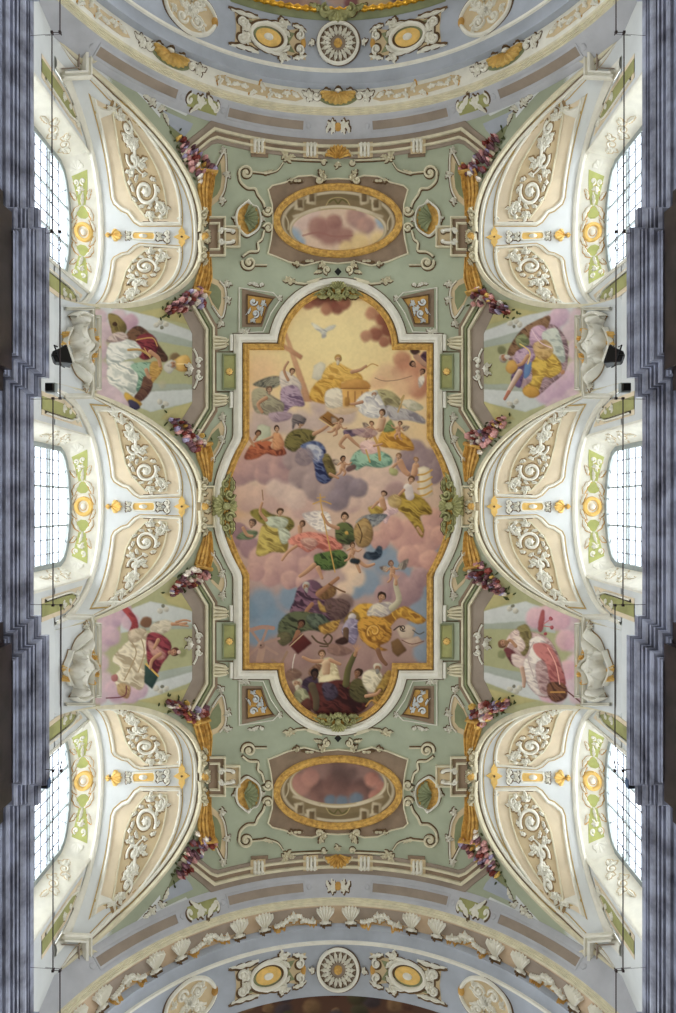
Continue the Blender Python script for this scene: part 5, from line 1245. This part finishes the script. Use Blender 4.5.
# green drapery, fallen man with dark book, snake
p.poly([(282,618),(292,612),(308,612),(322,616),(332,624),(326,632),(310,630),(298,634),(290,642),(280,640),(278,628)], (96,104,72), (46,50,38), .9, 1., nf=6); p.poly([(306,616),(322,614),(328,624),(314,628)], (98,112,92), (52,62,56), .9, .8); p.poly([(318,626),(330,622),(340,618),(336,630),(324,634)], (206,160,70), (130,90,40), .9, .8)
p.head(301,624,4.2,(140,92,66),(60,36,30),-.9,.3); p.limb([(298,632),(294,640)], 5, 3.6, (160,108,78)); p.poly([(289,645),(302,633),(312,643),(298,654)], (112,44,40), (70,26,28), smooth=False); p.line([(290,646),(303,634)], 1, (206,180,140), 1, False); p.poly([(278,634),(288,632),(292,640),(284,646),(278,642)], (110,104,70), (70,66,48), .9, .6)
p.line([(312,636),(318,642),(328,644),(332,638),(328,634),(324,638)], 1.8, (92,72,52)); p.line([(324,640),(328,646),(320,646)], 1.4, (92,72,52))
# wheel
cxw, cyw = 261, 644
p.line([(262,648),(258,668)], 7, (176,140,124)); p.line([(251,630),(262,627),(273,628)], 4, (178,134,118)); p.line([(252,666),(254,640)], 0.1, (0,0,0), 0)
for a in (-2.2,-1.2,-.3,.55,2.4): p.line([(cxw,cyw),(cxw+19*math.cos(a),cyw+19*math.sin(a))], 2.6, (172,136,124))
p.puff(cxw, cyw+1, 4.5, (190,152,134), (130,98,92), 1, .4); p.puff(cxw, cyw+1, 1.2, (90,64,60), (90,64,60), 1, .4)
p.line([(272,660),(280,664),(287,652)], 2.6, (160,128,106)); p.line([(295,654),(293,662),(292,672)], .9, (220,214,206))
# lower figures
p.poly([(316,668),(320,660),(332,658),(338,670),(338,682),(324,684),(314,680)], (232,222,184), (176,158,116), .9, .8); p.limb([(322,661),(312,661),(303,657)], 4, 2.8); p.limb([(330,660),(340,664)], 4, 3); p.head(322,654,4,SK,(120,82,54),-1.4,.2); p.limb([(326,664),(326,672)], 9, 8, (226,196,160)); p.poly([(308,672),(316,664),(322,666),(314,678)], (150,108,80), (100,66,50), .9, .6); p.poly([(318,680),(328,674),(340,678),(334,688)], (240,230,190), (190,170,130))
p.poly([(302,682),(310,676),(318,678),(316,690),(304,694)], (74,56,78), (40,30,44), .9, .6)
p.poly([(308,694),(314,684),(326,682),(340,680),(354,684),(366,694),(368,706),(356,714),(336,716),(318,714),(310,706)], (98,42,38), (48,20,22), .9, 1., nf=7); p.head(315,674,4.6,(80,54,46),(38,28,28),-1.3,.4); p.limb([(312,686),(316,698),(316,708)], 8, 6, (104,88,62), (60,50,40)); p.poly([(322,684),(334,684),(338,696),(326,700)], (80,66,90), (44,36,50), .9, .7)
p.limb([(346,684),(348,670),(352,660),(355,654)], 7, 4.6, (112,106,58), (64,62,38)); p.limb([(355,655),(357,649)], 3.6, 3, (190,140,100))
for a in (-.6,-.2,.2,.7): p.line([(357,651),(357+6*math.sin(a),651-6*math.cos(a))], 1, (190,140,106))
p.poly([(350,684),(358,678),(366,684),(368,694),(376,696),(370,702),(358,702),(350,696)], (92,86,48), (52,48,32), .9, .8); p.head(358,673,4.4,(160,110,80),(72,46,34),-1.2,-.4)
p.poly([(362,676),(368,670),(378,670),(384,680),(380,690),(370,692),(364,686)], (226,218,192), (164,154,130), .9, .8); p.head(378,668,4.2,(176,128,96),(226,218,196),-1.3,.2,(150,146,142)); p.poly([(374,694),(380,682),(386,672),(392,674),(394,684),(388,694),(384,702),(374,704)], (186,150,66), (110,82,38), .9, .7); p.puff(389,673,3.6,(196,156,70),(130,96,44),1,.5); p.limb([(366,696),(376,694),(380,690)], 3.4, 2.6); p.line([(366,706),(372,700),(380,706)], 1.4, (206,150,70)); p.poly([(384,690),(394,682),(396,692),(388,700)], (84,66,48), (52,40,34))
p.poly([(294,694),(298,688),(306,690),(310,700),(304,706),(296,702)], (176,178,140), (110,114,84), .9, .7); p.head(297,683,4.8,(196,150,118),(224,214,186),-1.6,-.2,(216,206,180)); p.poly([(300,704),(308,698),(312,706),(308,712)], (110,60,50), (74,40,36))
p.poly([(268,414),(280,412),(292,414),(288,420),(274,422)], (186,160,176), (140,116,136), .9, .6)
p.poly([(296,452),(308,448),(314,458),(306,466),(296,462)], (150,132,140), (108,94,108), .9, .5, soft=1.6, alpha=.8)
p.head(258,434,3,(186,130,96),(90,58,40),-1.2,.4); p.limb([(249,438),(254,446)], 3, 2.2)
p.poly([(330,410),(345,406),(360,408),(350,414),(336,414)], (226,196,150), (190,156,122), .9, .4, alpha=.7)
p.poly([(352,430),(366,428),(378,432),(372,438),(358,436)], (186,150,150), (140,106,116), .9, .6, alpha=.8)
p.poly([(388,498),(396,494),(402,500),(398,508),(390,506)], (206,178,110), (150,118,66), .9, .7, alpha=.9)
p.limb([(296,546),(288,552),(282,560)], 3.4, 2.4); p.poly([(300,540),(312,538),(318,544),(308,550)], (214,176,160), (160,110,104), .9, .7, alpha=.8)
p.poly([(324,602),(338,598),(350,604),(346,616),(332,620)], (112,84,80), (72,50,52), .9, .8, alpha=.9)
p.poly([(330,644),(344,646),(352,652),(340,656),(328,652)], (150,110,96), (106,74,66), .9, .6, alpha=.7)
p.poly([(286,672),(294,668),(302,674),(296,680),(288,680)], (140,104,84), (96,68,58), .9, .6, alpha=.8)
keep = inpoly(p.X, p.Y, frame_path(1., 4))
p.mesh('painting', central, lambda X, Y, h: barrel_np(X, Y, h), keep, .015)
# ------------------------------------------------------------------ oval frescoes
for sy in (-1, 1):
    p = Painter(272, 184, 404, 260, 2.)
    X, Y = p.X, p.Y
    p.I[:] = (150,134,104)
    el = lambda cx, cy, rx, ry: ((X-cx)/rx)**2+((Y-cy)/ry)**2
    # painted drum seen from below: rings between the frame and the open sky
    for (cy, rx, ry, c) in ((221,60,33,(112,92,66)),(222,58,31.5,(196,188,166)),(223,55,29.5,(122,106,76)),(226,53,27,(132,114,82)),(229.5,50,24.5,(206,196,172)),(230.5,48,22.8,(176,158,122))):
        m = np.clip((1-el(338,cy,rx,ry))*12, 0, 1)[...,None]; p.I = p.I*(1-m)+np.array(c, float)*m
    for s_ in (-1, 1):
        for x, y in ((338+s_*26,198),(338+s_*38,204)):
            p.poly([(x-5,y-6),(x+5,y-7),(x+6,y+6),(x-4,y+8)] if s_ > 0 else [(x-5,y-7),(x+5,y-6),(x+4,y+8),(x-6,y+6)], (214,204,178), (150,136,108), 0, smooth=False); p.poly([(x-2.5,y-4),(x+2.5,y-4),(x+2.5,y+4),(x-2.5,y+4)], (128,108,78), (96,78,54), smooth=False)
        p.poly([(338+s_*18,208),(338+s_*46,216),(338+s_*45,219),(338+s_*18,211)], (222,212,188), (170,156,130), smooth=False)
        p.line([(338+s_*54,214),(338+s_*50,222),(338+s_*50,230)], 1.4, (190,178,150))
    p.line([(329,203),(334,200),(338,204),(342,200),(347,203)], 1.6, (104,98,56)); p.line([(326,206),(330,200),(338,198),(346,200),(350,206)], 1, (176,160,110))
    Ptmp = p.I.copy()
    if sy < 0:
        p.I[:] = (214,188,168); p.cloud([(300,222,14),(310,214,12)], (226,206,198), (200,168,164), .9, .5); p.cloud([(292,236,12),(298,244,10),(286,228,8),(382,222,9),(390,232,8)], (150,176,206), (128,158,194), .9, .6)
        p.cloud([(330,232,18),(318,228,14),(346,238,12),(334,222,10)], (176,128,118), (146,98,96), .9, .5); p.cloud([(356,218,14),(366,226,12)], (196,150,136), (146,112,116), .9, .5); p.cloud([(360,243,14),(378,240,12),(346,248,10)], (232,208,148), (216,184,124), .9, .6); p.line([(303,236),(318,233),(334,237),(352,236)], 2, (156,102,98), .6)
    else:
        p.I[:] = (140,108,104); p.cloud([(320,222,16),(338,228,20),(360,222,16)], (150,104,94), (92,66,66), .9, .5); p.cloud([(300,228,14),(290,236,12),(310,236,12)], (196,140,126), (160,108,102), .9, .5); p.cloud([(384,226,11),(376,218,9),(372,234,10)], (206,140,122), (150,94,86), .9, .5); p.cloud([(388,236,9),(356,214,10),(342,212,9),(330,213,8)], (110,132,156), (92,116,142), .9, .6); p.cloud([(338,244,16),(352,240,10)], (104,80,76), (80,62,62), .6, .8)
    m = np.clip((1-el(338,230.5,47,21.3))*14, 0, 1)[...,None]; p.I = Ptmp*(1-m)+p.I*m
    keep = el(338,221,60.5,32.5) < 1
    p.mesh('painting', OVAL[sy], (lambda X, Y, h: barrel_np(X, Y, h)) if sy < 0 else (lambda X, Y, h: barrel_np(X, 2*CY-Y, h)), keep, .03)

# ------------------------------------------------------------------ the four seated figures between the windows, each laid out in its own place
def pier_keep(X, Y):
    V = barrel_np(X, Y, 0.); x = np.abs(V[...,0]); y = V[...,1]; z = V[...,2]; ok = (x < XW)
    for b, (yc, hn, hp, yw) in BAYS.items():
        t = np.abs((y-yc)/np.where(y > yc, hp, hn)); Zg = ZS+(ZG-ZS)*np.maximum(0, 1-np.minimum(t, 1)**2.5)**.4
        ok &= ~((t < 1) & (z < Zg))
    return ok
def pier_base(p, mx, my):
    """side strips, olive field and rosy cloud common to the four; mx, my turn design places to this pier"""
    p.I[:] = (172,176,132)
    Q = lambda pts: [(mx(x), my(y)) for x, y in pts]
    p.poly(Q([(100,320),(160,308),(194,312),(194,326),(160,318)]), (196,190,130), (168,164,110), smooth=False)
    p.poly(Q([(100,305),(152,316),(194,332),(194,348),(150,338),(100,330)]), (206,214,222), (182,192,196), smooth=False); p.poly(Q([(120,326),(155,331),(194,342),(194,348),(150,340),(120,332)]), (168,180,176), (150,164,156), smooth=False)
    p.poly(Q([(120,380),(160,386),(194,386),(194,402),(150,412),(120,400)]), (204,212,218), (178,190,192), smooth=False); p.poly(Q([(130,380),(160,384),(194,384),(194,389),(150,392),(130,388)]), (166,178,170), (150,162,150), smooth=False)
    p.poly(Q([(168,410),(194,401),(194,420),(160,420)]), (196,190,130), (168,164,110), smooth=False)
    for x, y in ((160,322),(166,324),(156,325),(160,402),(166,404)): p.puff(mx(x), my(y), 3.6, (226,226,216), (150,150,140), 1, .4)
    for x, y in ((162,327),(163,407)): p.puff(mx(x), my(y), 2.4, (110,110,90), (90,90,70), .8, .5)
    for x, y, r in ((98,318,12),(104,332,13),(99,350,13),(100,370,13),(106,388,13),(100,402,12),(114,396,12),(122,404,11),(118,318,11)): p.puff(mx(x), my(y), r, (218,196,208), (188,162,182), .95, .45)
for sx in (-1, 1):
    for sy in (-1, 1):
        X0, X1 = (92.5, 195) if sx < 0 else (481, 583.5)
        Y0, Y1 = (300, 436) if sy < 0 else (577, 713)
        p = Painter(X0, Y0, X1, Y1, 2.2)
        mx = (lambda x: x) if sx < 0 else (lambda x: 676-x); my = (lambda y: y) if sy < 0 else (lambda y: 1013-y)
        pier_base(p, mx, my)
        if (sx, sy) == (-1, -1):
            lab = 'painted bearded bishop in white and crimson on the upper left pier'
            p.puff(130,322,10,(206,170,190),(176,140,166),1,.4); p.poly([(108,314),(118,316),(126,326),(124,334),(114,336),(110,326)], (150,132,74), (96,82,44), .9, .6); p.puff(115,324,3,(90,60,40),(60,40,30),1,.4)
            p.poly([(126,334),(136,326),(146,330),(158,344),(168,358),(162,362),(150,352),(138,344),(128,340)], (120,84,62), (66,42,36), .9, .8); p.poly([(138,336),(150,334),(157,342),(156,354),(146,360),(138,356),(136,346)], (150,56,66), (84,28,40), .9, .8)
            p.poly([(108,346),(116,338),(130,340),(138,344),(142,352),(136,358),(126,360),(112,368),(106,360)], (232,236,234), (156,168,166), .9, 1., nf=7); p.poly([(108,366),(122,362),(134,362),(138,376),(136,392),(128,396),(116,388),(108,382)], (234,236,230), (158,170,166), .9, 1., nf=7)
            p.poly([(130,366),(140,362),(154,364),(158,372),(150,382),(142,394),(136,390),(138,376)], (150,190,166), (84,128,110), .9, 1., nf=5); p.poly([(150,364),(158,362),(162,370),(152,384),(144,396),(140,392),(148,380)], (214,170,84), (150,106,50), .9, .6); p.poly([(144,376),(152,382),(150,392),(140,402),(134,398),(140,388)], (124,84,66), (80,50,44), .9, .7)
            p.poly([(126,392),(134,398),(142,404),(136,408),(128,402),(124,396)], (226,180,70), (150,110,40)); p.poly([(128,400),(136,402),(140,408),(132,410)], (70,66,100), (44,40,66)); p.limb([(146,370),(148,376),(150,378)], 4, 3)
            p.puff(175,358,7,(140,112,76),(100,76,54),.9,.5); p.poly([(174,360),(186,358),(188,366),(178,370),(172,366)], (226,176,84), (166,116,50)); p.poly([(164,364),(172,360),(174,368),(170,374),(164,370)], (214,214,206), (160,160,156)); p.head(173,365,4.2,(200,146,112),(206,200,190),0,-.1,(212,210,204)); p.puff(162,384,6,(196,186,160),(166,160,128),.6,.6)
            p.limb([(150,352),(158,358),(160,366)], 4.5, 3.2); p.limb([(128,350),(140,350),(150,356)], 2.4, 2.4, (214,176,96), (150,110,60)); p.line([(136,340),(152,338),(157,346)], 1.2, (206,160,90)); p.line([(144,348),(150,358)], .9, (214,170,100)); p.poly([(176,359),(187,355),(191,364),(186,371),(177,370)], (236,196,110), (176,128,58)); p.line([(177,364),(190,364)], 1, (250,226,160)); p.line([(148,398),(120,330)], .01, (0,0,0), 0)
            p.poly([(106,342),(112,334),(122,332),(128,338),(118,342)], (214,196,190), (150,128,128), .9, .8)
        elif (sx, sy) == (-1, 1):
            lab = 'painted saint in cream robe and crimson cape holding a book, lower left pier'
            p.cloud([(112,618,13),(122,612,12),(130,622,11),(110,636,13),(116,690,14),(130,694,12),(140,690,10)], (226,192,206), (176,144,174), .9, .4)
            p.poly([(120,607),(128,608),(136,618),(138,628),(132,636),(128,634),(131,622)], (190,70,74), (120,40,50), .9, .5); p.puff(146,622,7,(150,104,74),(104,70,54),1,.4)
            p.poly([(150,626),(162,620),(172,622),(170,630),(162,634),(152,634)], (214,206,186), (160,150,130), .9, .8); p.limb([(172,624),(180,624),(186,623)], 3.4, 2.6)
            p.poly([(112,660),(120,648),(132,638),(144,632),(150,636),(150,650),(144,660),(146,678),(140,690),(126,684),(118,690),(114,676),(120,668)], (236,228,204), (176,160,132), .9, 1., nf=7)
            p.poly([(148,634),(160,634),(170,642),(170,652),(162,664),(156,674),(148,664),(146,650)], (162,62,76), (90,30,44), .9, .9, nf=6); p.poly([(148,640),(160,648),(166,656),(158,660),(150,652)], (206,150,140), (150,90,90), .9, .7)
            p.poly([(145,664),(158,676),(152,689),(144,682)], (54,84,78), (30,50,50), smooth=False); p.line([(146,664),(158,676)], 2, (214,174,84), 1, False); p.puff(182,652,6,(150,156,104),(120,128,84),.7,.5); p.head(174,652,4.8,(210,150,118),(110,56,50),-.1,.1); p.puff(179,652,2.6,(236,216,206),(200,170,160),1,.4)
            p.puff(114,678,4.5,(196,120,120),(150,80,86),.9,.4); p.poly([(118,684),(130,686),(128,698),(118,694)], (200,170,120), (150,110,76), .9, .6); p.line([(106,698),(124,696),(126,686)], 1.2, (120,60,70)); p.limb([(158,640),(154,648)], 4, 3)
            p.limb([(160,654),(152,660),(150,668)], 4, 3); p.line([(130,640),(136,652),(130,668),(124,680)], 1.1, (176,150,110)); p.line([(140,636),(144,652),(138,672)], 1.1, (176,150,110)); p.limb([(176,622),(184,620),(190,621)], 2.6, 1.6); p.limb([(180,625),(188,626)], 2, 1.4); p.poly([(128,632),(138,628),(146,630),(140,640),(130,642)], (222,206,180), (160,140,116), .9, .7)
        elif (sx, sy) == (1, -1):
            lab = 'painted saint in yellow mantle and purple leaning over, upper right pier'
            p.cloud([(560,316,12),(552,324,12),(556,388,14),(545,394,12),(566,380,12)], (222,190,212), (182,148,182), .9, .4)
            p.poly([(508,354),(520,338),(536,326),(556,326),(568,344),(566,370),(552,384),(536,396),(522,388),(514,372)], (190,160,172), (112,86,96), .9, .9)
            p.poly([(508,352),(514,340),(524,328),(538,320),(550,316),(548,328),(538,330),(528,340),(520,350),(512,356)], (150,112,80), (90,60,44), .9, .8); p.poly([(516,338),(524,334),(530,342),(526,350),(518,346)], (150,158,110), (100,108,74), .9, .7)
            p.poly([(532,328),(544,326),(550,336),(546,346),(536,348),(530,340)], (214,176,206), (150,112,150), .9, .8); p.poly([(542,334),(556,328),(562,340),(566,360),(558,362),(548,350)], (206,216,210), (146,160,156), .9, 1., nf=6)
            p.poly([(520,350),(530,346),(534,352),(530,364),(524,376),(520,388),(512,382),(512,374),(518,364)], (116,90,140), (66,50,90), .9, .9); p.poly([(526,362),(532,360),(530,374),(524,378)], (110,150,206), (70,106,166))
            p.poly([(532,362),(538,350),(548,350),(558,358),(562,370),(552,378),(544,378),(538,392),(528,394),(524,388),(532,380)], (226,190,76), (156,118,44), .9, 1., nf=6); p.poly([(524,388),(534,386),(540,394),(532,398),(524,394)], (220,168,70), (160,112,44))
            p.poly([(516,352),(526,348),(536,350),(534,360),(524,364),(516,360)], (196,166,196), (130,98,136), .9, .9); p.poly([(534,344),(546,340),(554,350),(546,360),(536,356)], (220,184,120), (160,120,70), .9, .9, alpha=.9); p.line([(520,344),(530,352),(528,364)], 1.2, (236,206,110)); p.line([(532,330),(540,342),(552,348)], 1, (230,200,220)); p.limb([(528,356),(522,364),(514,366)], 4, 3)
            p.limb([(520,372),(513,384),(508,393)], 6, 4.2, (226,206,196)); p.limb([(509,392),(505,399)], 3.6, 3, (206,120,100)); p.puff(502,350,6,(120,124,84),(96,100,68),.8,.5); p.poly([(508,362),(514,360),(518,368),(512,374),(506,370)], (230,180,90), (176,126,56)); p.head(504,358,4.4,(206,146,112),(196,186,176),2.9,.2,(222,218,214)); p.puff(563,372,3,(206,150,110),(160,110,80),1,.5)
        else:
            lab = 'painted saint in white surplice and rose robe on the lower right pier'
            p.cloud([(536,618,13),(548,614,12),(560,620,13),(566,640,13),(558,690,13),(548,694,11),(568,670,12)], (234,190,202), (198,148,176), .9, .4)
            p.poly([(506,646),(518,634),(534,632),(550,640),(562,664),(564,690),(548,698),(532,690),(520,668)], (206,176,176), (136,98,104), .9, .8)
            p.poly([(538,628),(541,612),(545,611),(544,626),(541,632)], (190,96,96), (140,60,66)); 
            for x, y in ((551,619),(552,627),(546,634)): p.puff(x, y, 2.2, (196,84,96), (150,56,70), 1, .4)
            p.line([(544,624),(551,619)], 1, (206,110,116)); p.line([(544,626),(552,627)], 1, (206,110,116))
            p.poly([(516,630),(526,624),(532,634),(530,648),(524,656),(518,646)], (150,138,84), (104,92,56), .9, .8); p.poly([(506,640),(514,630),(520,632),(518,644),(512,650),(506,648)], (232,210,206), (180,146,146), .9, .8)
            p.poly([(504,650),(510,648),(522,660),(530,668),(528,674),(520,668),(512,664)], (124,60,66), (80,34,44), .9, .7); p.poly([(512,654),(522,656),(526,666),(518,668),(512,662)], (232,214,210), (190,160,160), .9, .7)
            p.poly([(530,640),(540,636),(548,646),(546,658),(536,664),(540,690),(548,696),(536,694),(526,680),(524,662),(530,652)], (234,226,222), (176,160,164), .9, 1., nf=6)
            p.poly([(534,644),(548,644),(556,654),(562,668),(566,684),(558,690),(550,680),(546,664),(536,654)], (206,122,120), (140,66,70), .9, 1., nf=6); p.poly([(548,684),(560,682),(567,688),(566,698),(556,702),(549,697)], (130,84,60), (76,46,38), .9, .9); p.line([(551,692),(565,692)], 1.6, (196,140,70)); p.line([(566,690),(576,698),(583,704)], 1.4, (110,60,60))
            p.line([(534,642),(528,656),(534,676)], 1, (190,170,170)); p.line([(548,648),(556,664),(560,684)], 1.1, (236,170,160)); p.poly([(512,640),(520,636),(526,646),(520,652)], (238,222,214), (190,160,156), .9, .8); p.limb([(516,646),(510,640),(506,646)], 3.4, 2.6)
            p.limb([(522,668),(524,678),(524,686)], 4.6, 3.4, (226,196,180)); p.puff(502,654,5.5,(140,148,100),(110,120,80),.8,.5); p.head(503,643,4.4,(214,156,124),(150,104,74),3.0,.4,(176,130,92))
        keep = pier_keep(p.X, p.Y) & (p.X > X0) & (p.X < X1)
        # cloud spills stop at the pedestal; field ends at the framing bands
        t = thing('figure_fresco', barrel(144 if sx < 0 else 532, 360 if sy < 0 else 653), lab, 'fresco')
        m1, m2 = (mx, my); poly_ = [(m1(x), m2(y)) for x, y in ((92.5,300),(175,300),(193,333),(193,404),(176,436),(92.5,436))]
        keep &= inpoly(p.X, p.Y, poly_)
        p.mesh('painting', t, lambda X, Y, h: barrel_np(X, Y, h), keep, .012)

# ------------------------------------------------------------------ framed fresco beyond the upper arch and the dark one beyond the lower arch
def arch_np(sg, r):
    def T(x, y, h): a = x/5.9; rr = r-h; return np.stack([rr*np.sin(a), sg*y, ZC+rr*np.cos(a)], -1)
    return T
p = Painter(-2.5, 12.75, 2.5, 14.6, 90., (150,160,186))
p.wx = p.X+vnoise(p.X, p.Y, .3, 3)*.08; p.wy = p.Y+vnoise(p.X, p.Y, .3, 9)*.08
for x, y, r, c in ((-1.2,13.1,.5,(178,138,134)),(-.7,12.95,.35,(196,160,150)),(-1.7,13.5,.5,(150,158,190)),(0,13.3,.5,(206,170,160)),(.6,13.1,.45,(214,196,150)),(1.2,13.05,.5,(206,186,140)),(1.7,13.0,.4,(96,70,92)),(1.9,13.3,.4,(120,90,110)),(.2,13.6,.5,(190,150,150)),(.35,13.0,.25,(150,90,100)),(-.2,13.9,.6,(220,190,170))): p.puff(x, y, r, c, tuple(v*.82 for v in c), .9, .5)
up = thing('arch_fresco', (0,-12.9,17.2), 'gilt-framed cloud fresco at the very top beyond the upper arch', 'fresco')
A2 = archT(-1)
p.mesh('painting', up, arch_np(-1, 5.75), np.ones(p.X.shape, bool), .02, 1.)
Tt = lambda x, y, h=0.: Vector(A2(x, y, h))
mould('green_border', Tt, densify([(-2.72,14.7),(-2.72,12.70),(2.72,12.70),(2.72,14.7)], .2), [(-.14,.005),(-.12,.02),(.12,.02),(.14,.005)], M['dgreen'], up)
m_ = MB(); pth = densify([(-2.5,14.6),(-2.5,12.82),(2.5,12.82),(2.5,14.6)], .06); m_.strip(Tt, pth, halfround(.07,.1), scale=[1+.3*math.sin(i*1.7) for i in range(len(pth))]); m_.build('gilded_frame', M['gilt'], up)
o = Orn(lambda x, y, h=0.: Tt(x, y, h+.05), .02, .02, .02); o.m.shell(o.T, 0, 12.8, .34, PI+.3, 2*PI-.3, 7, .14, .1)
for q in (-1,1): o.spiral(q*.32,12.75,.15,1.3,PI/2,-q,.05,.14); o.leaf(q*.4,12.8,(0 if q > 0 else PI),.4,.07,.12,q*.6)
o.build(up, M['cresty'], 'crest')
t = thing('gilded_carving', Tt(3.1,12.9,0), 'gleaming gilded leaf carving at the top edge, right of the framed fresco', 'carving')
o = Orn(lambda x, y, h=0.: Tt(x, y, h+.05), .02, .02, .02)
for k in range(9): o.leaf(2.85+k*.15, 12.95+.1*math.sin(k*2), PI*1.5+.4*math.sin(k*1.3), .38, .07, .25, .8*(-1)**k); o.spiral(2.9+k*.16, 13.05, .1, 1.2, k, (-1)**k, .035, .25)
o.build(t, M['gilt'], 'leaves', outline=False)
p = Painter(-3.6, 12.66, 3.6, 14.2, 70., (96,66,54))
p.wx = p.X+vnoise(p.X, p.Y, .3, 3)*.12; p.wy = p.Y+vnoise(p.X, p.Y, .3, 9)*.12
rs = np.random.RandomState(4)
for k in range(90):
    x = rs.uniform(-3.5,3.5); y = rs.uniform(12.7,14.1); c = [(120,76,60),(66,46,44),(90,88,60),(150,110,84),(84,76,92),(54,36,34),(170,132,92),(112,60,52)][rs.randint(8)]
    p.puff(x, y, rs.uniform(.08,.32), c, tuple(v*.6 for v in c), .85, .5)
dn = thing('dark_fresco', (0,13.2,17.9), 'dark brown crowded figure fresco glimpsed under the lower arch at the bottom edge', 'fresco')
def Tdn(x, y, h): a = x/5.9; rr = 6.9-h; return np.stack([rr*np.sin(a), y, ZC+rr*np.cos(a)], -1)
p.mesh('painting', dn, Tdn, np.ones(p.X.shape, bool), .02, 1.)
# ------------------------------------------------------------------ repeats share a group
GN = dict(relief_panel='foliage panels over the windows', shell_ornament='golden shells', plaque='golden tablets over the windows', scroll_ornament='double scrolls over the windows',
    lozenge_ornament='golden lozenges over the windows', soffit_ornament='painted window arch soffits', jamb_relief='reliefs on the window jambs', spandrel_ornament='strips beside the windows',
    rosette_plaque='rosette plaques beside the great frame', console_bracket='console brackets on the vault', angular_panel='angular leaf panels', arabesque_panel='arabesque panels beside the lobes',
    spray_ornament='leaf sprays near the vents', small_scroll='small bow scrolls', shell_cartouche='shell cartouches beside the ovals', scroll_border='scrolled borders beside the ovals',
    leaf_ornament='leaf ornaments', cornice_moulding='corner mouldings of the vault', corner_field='corner fields of the vault', drapery='golden draperies beside the windows', flower_garland='flower garlands beside the windows',
    keystone_bracket='keystone brackets over the windows', oval_fresco='oval frescoes', pier_frame='frames of the figure fields', scroll_pedestal='scroll pedestals on the piers', corner_pedestal='corner pedestals',
    rosette='rosettes of the arches', strapwork_cartouche='strapwork cartouches of the arches', pierced_cartouche='pierced cartouches of the arches', sunk_panel='sunk panels of the arch bands', leaf_frieze='leaf friezes of the upper arch',
    medallion='medallions of the arch bands', fan_ornament='feather fans of the lower arch', festoon='leaf festoons of the lower arch', figure_fresco='figure frescoes on the piers', cable='cables along the entablature',
    floodlight='black floodlights', junction_box='small boxes on the ledges', vent_hole='diamond vents')
for o in C.objects:
    if o.parent is None and 'label' in o:
        n = o.name.split('.')[0]
        if n in GN: o['group'] = GN[n]
# ------------------------------------------------------------------ camera, light, world
cam = bpy.data.cameras.new('camera'); co = bpy.data.objects.new('camera', cam); C.objects.link(co)
co.location = (0,0,0); co.rotation_euler = (PI, 0, 0)
cam.sensor_fit = 'HORIZONTAL'; cam.sensor_width = 36; cam.lens = 36*FPX/676; cam.clip_end = 200
bpy.context.scene.camera = co
w = bpy.data.worlds.new('sky'); bpy.context.scene.world = w; w.use_nodes = True
nt = w.node_tree; bg = nt.nodes['Background']
tc = nt.nodes.new('ShaderNodeTexCoord'); sp = nt.nodes.new('ShaderNodeSeparateXYZ'); rp = nt.nodes.new('ShaderNodeValToRGB')
mr = nt.nodes.new('ShaderNodeMapRange'); mr.inputs['From Min'].default_value = -1; mr.inputs['From Max'].default_value = 1
nt.links.new(tc.outputs['Generated'], sp.inputs[0]); nt.links.new(sp.outputs['Z'], mr.inputs[0]); nt.links.new(mr.outputs[0], rp.inputs[0])
E = rp.color_ramp.elements
E[0].position = 0.0; E[0].color = (.155,.145,.12,1)  # lower half is added fill from below, standing in for floor bounce
E[1].position = 1.0; E[1].color = (.85,.93,1.,1)
e = E.new(.42); e.color = (.17,.17,.165,1)
e = E.new(.5); e.color = (.8,.85,.9,1)
nt.links.new(rp.outputs['Color'], bg.inputs['Color']); bg.inputs['Strength'].default_value = 4.0
for b in (-1, 0, 1):          # daylight falling in through each window
    for sd in (-1, 1):
        L = bpy.data.lights.new('window_daylight', 'AREA'); L.shape = 'RECTANGLE'; L.size = 2.8; L.size_y = 3.4
        L.energy = 420; L.color = (.93,.96,1.)
        lo = bpy.data.objects.new('window_daylight', L); C.objects.link(lo)
        lo.location = (sd*8.2, BAYS[b][3], 14.2)
        d = Vector((-sd*1., 0, .12)); lo.rotation_euler = d.to_track_quat('-Z', 'Y').to_euler()
sc = bpy.context.scene
sc.view_settings.view_transform = 'Standard'; sc.view_settings.look = 'None'; sc.view_settings.gamma = 1
sc.view_settings.use_curve_mapping = False; sc.view_settings.exposure = 0
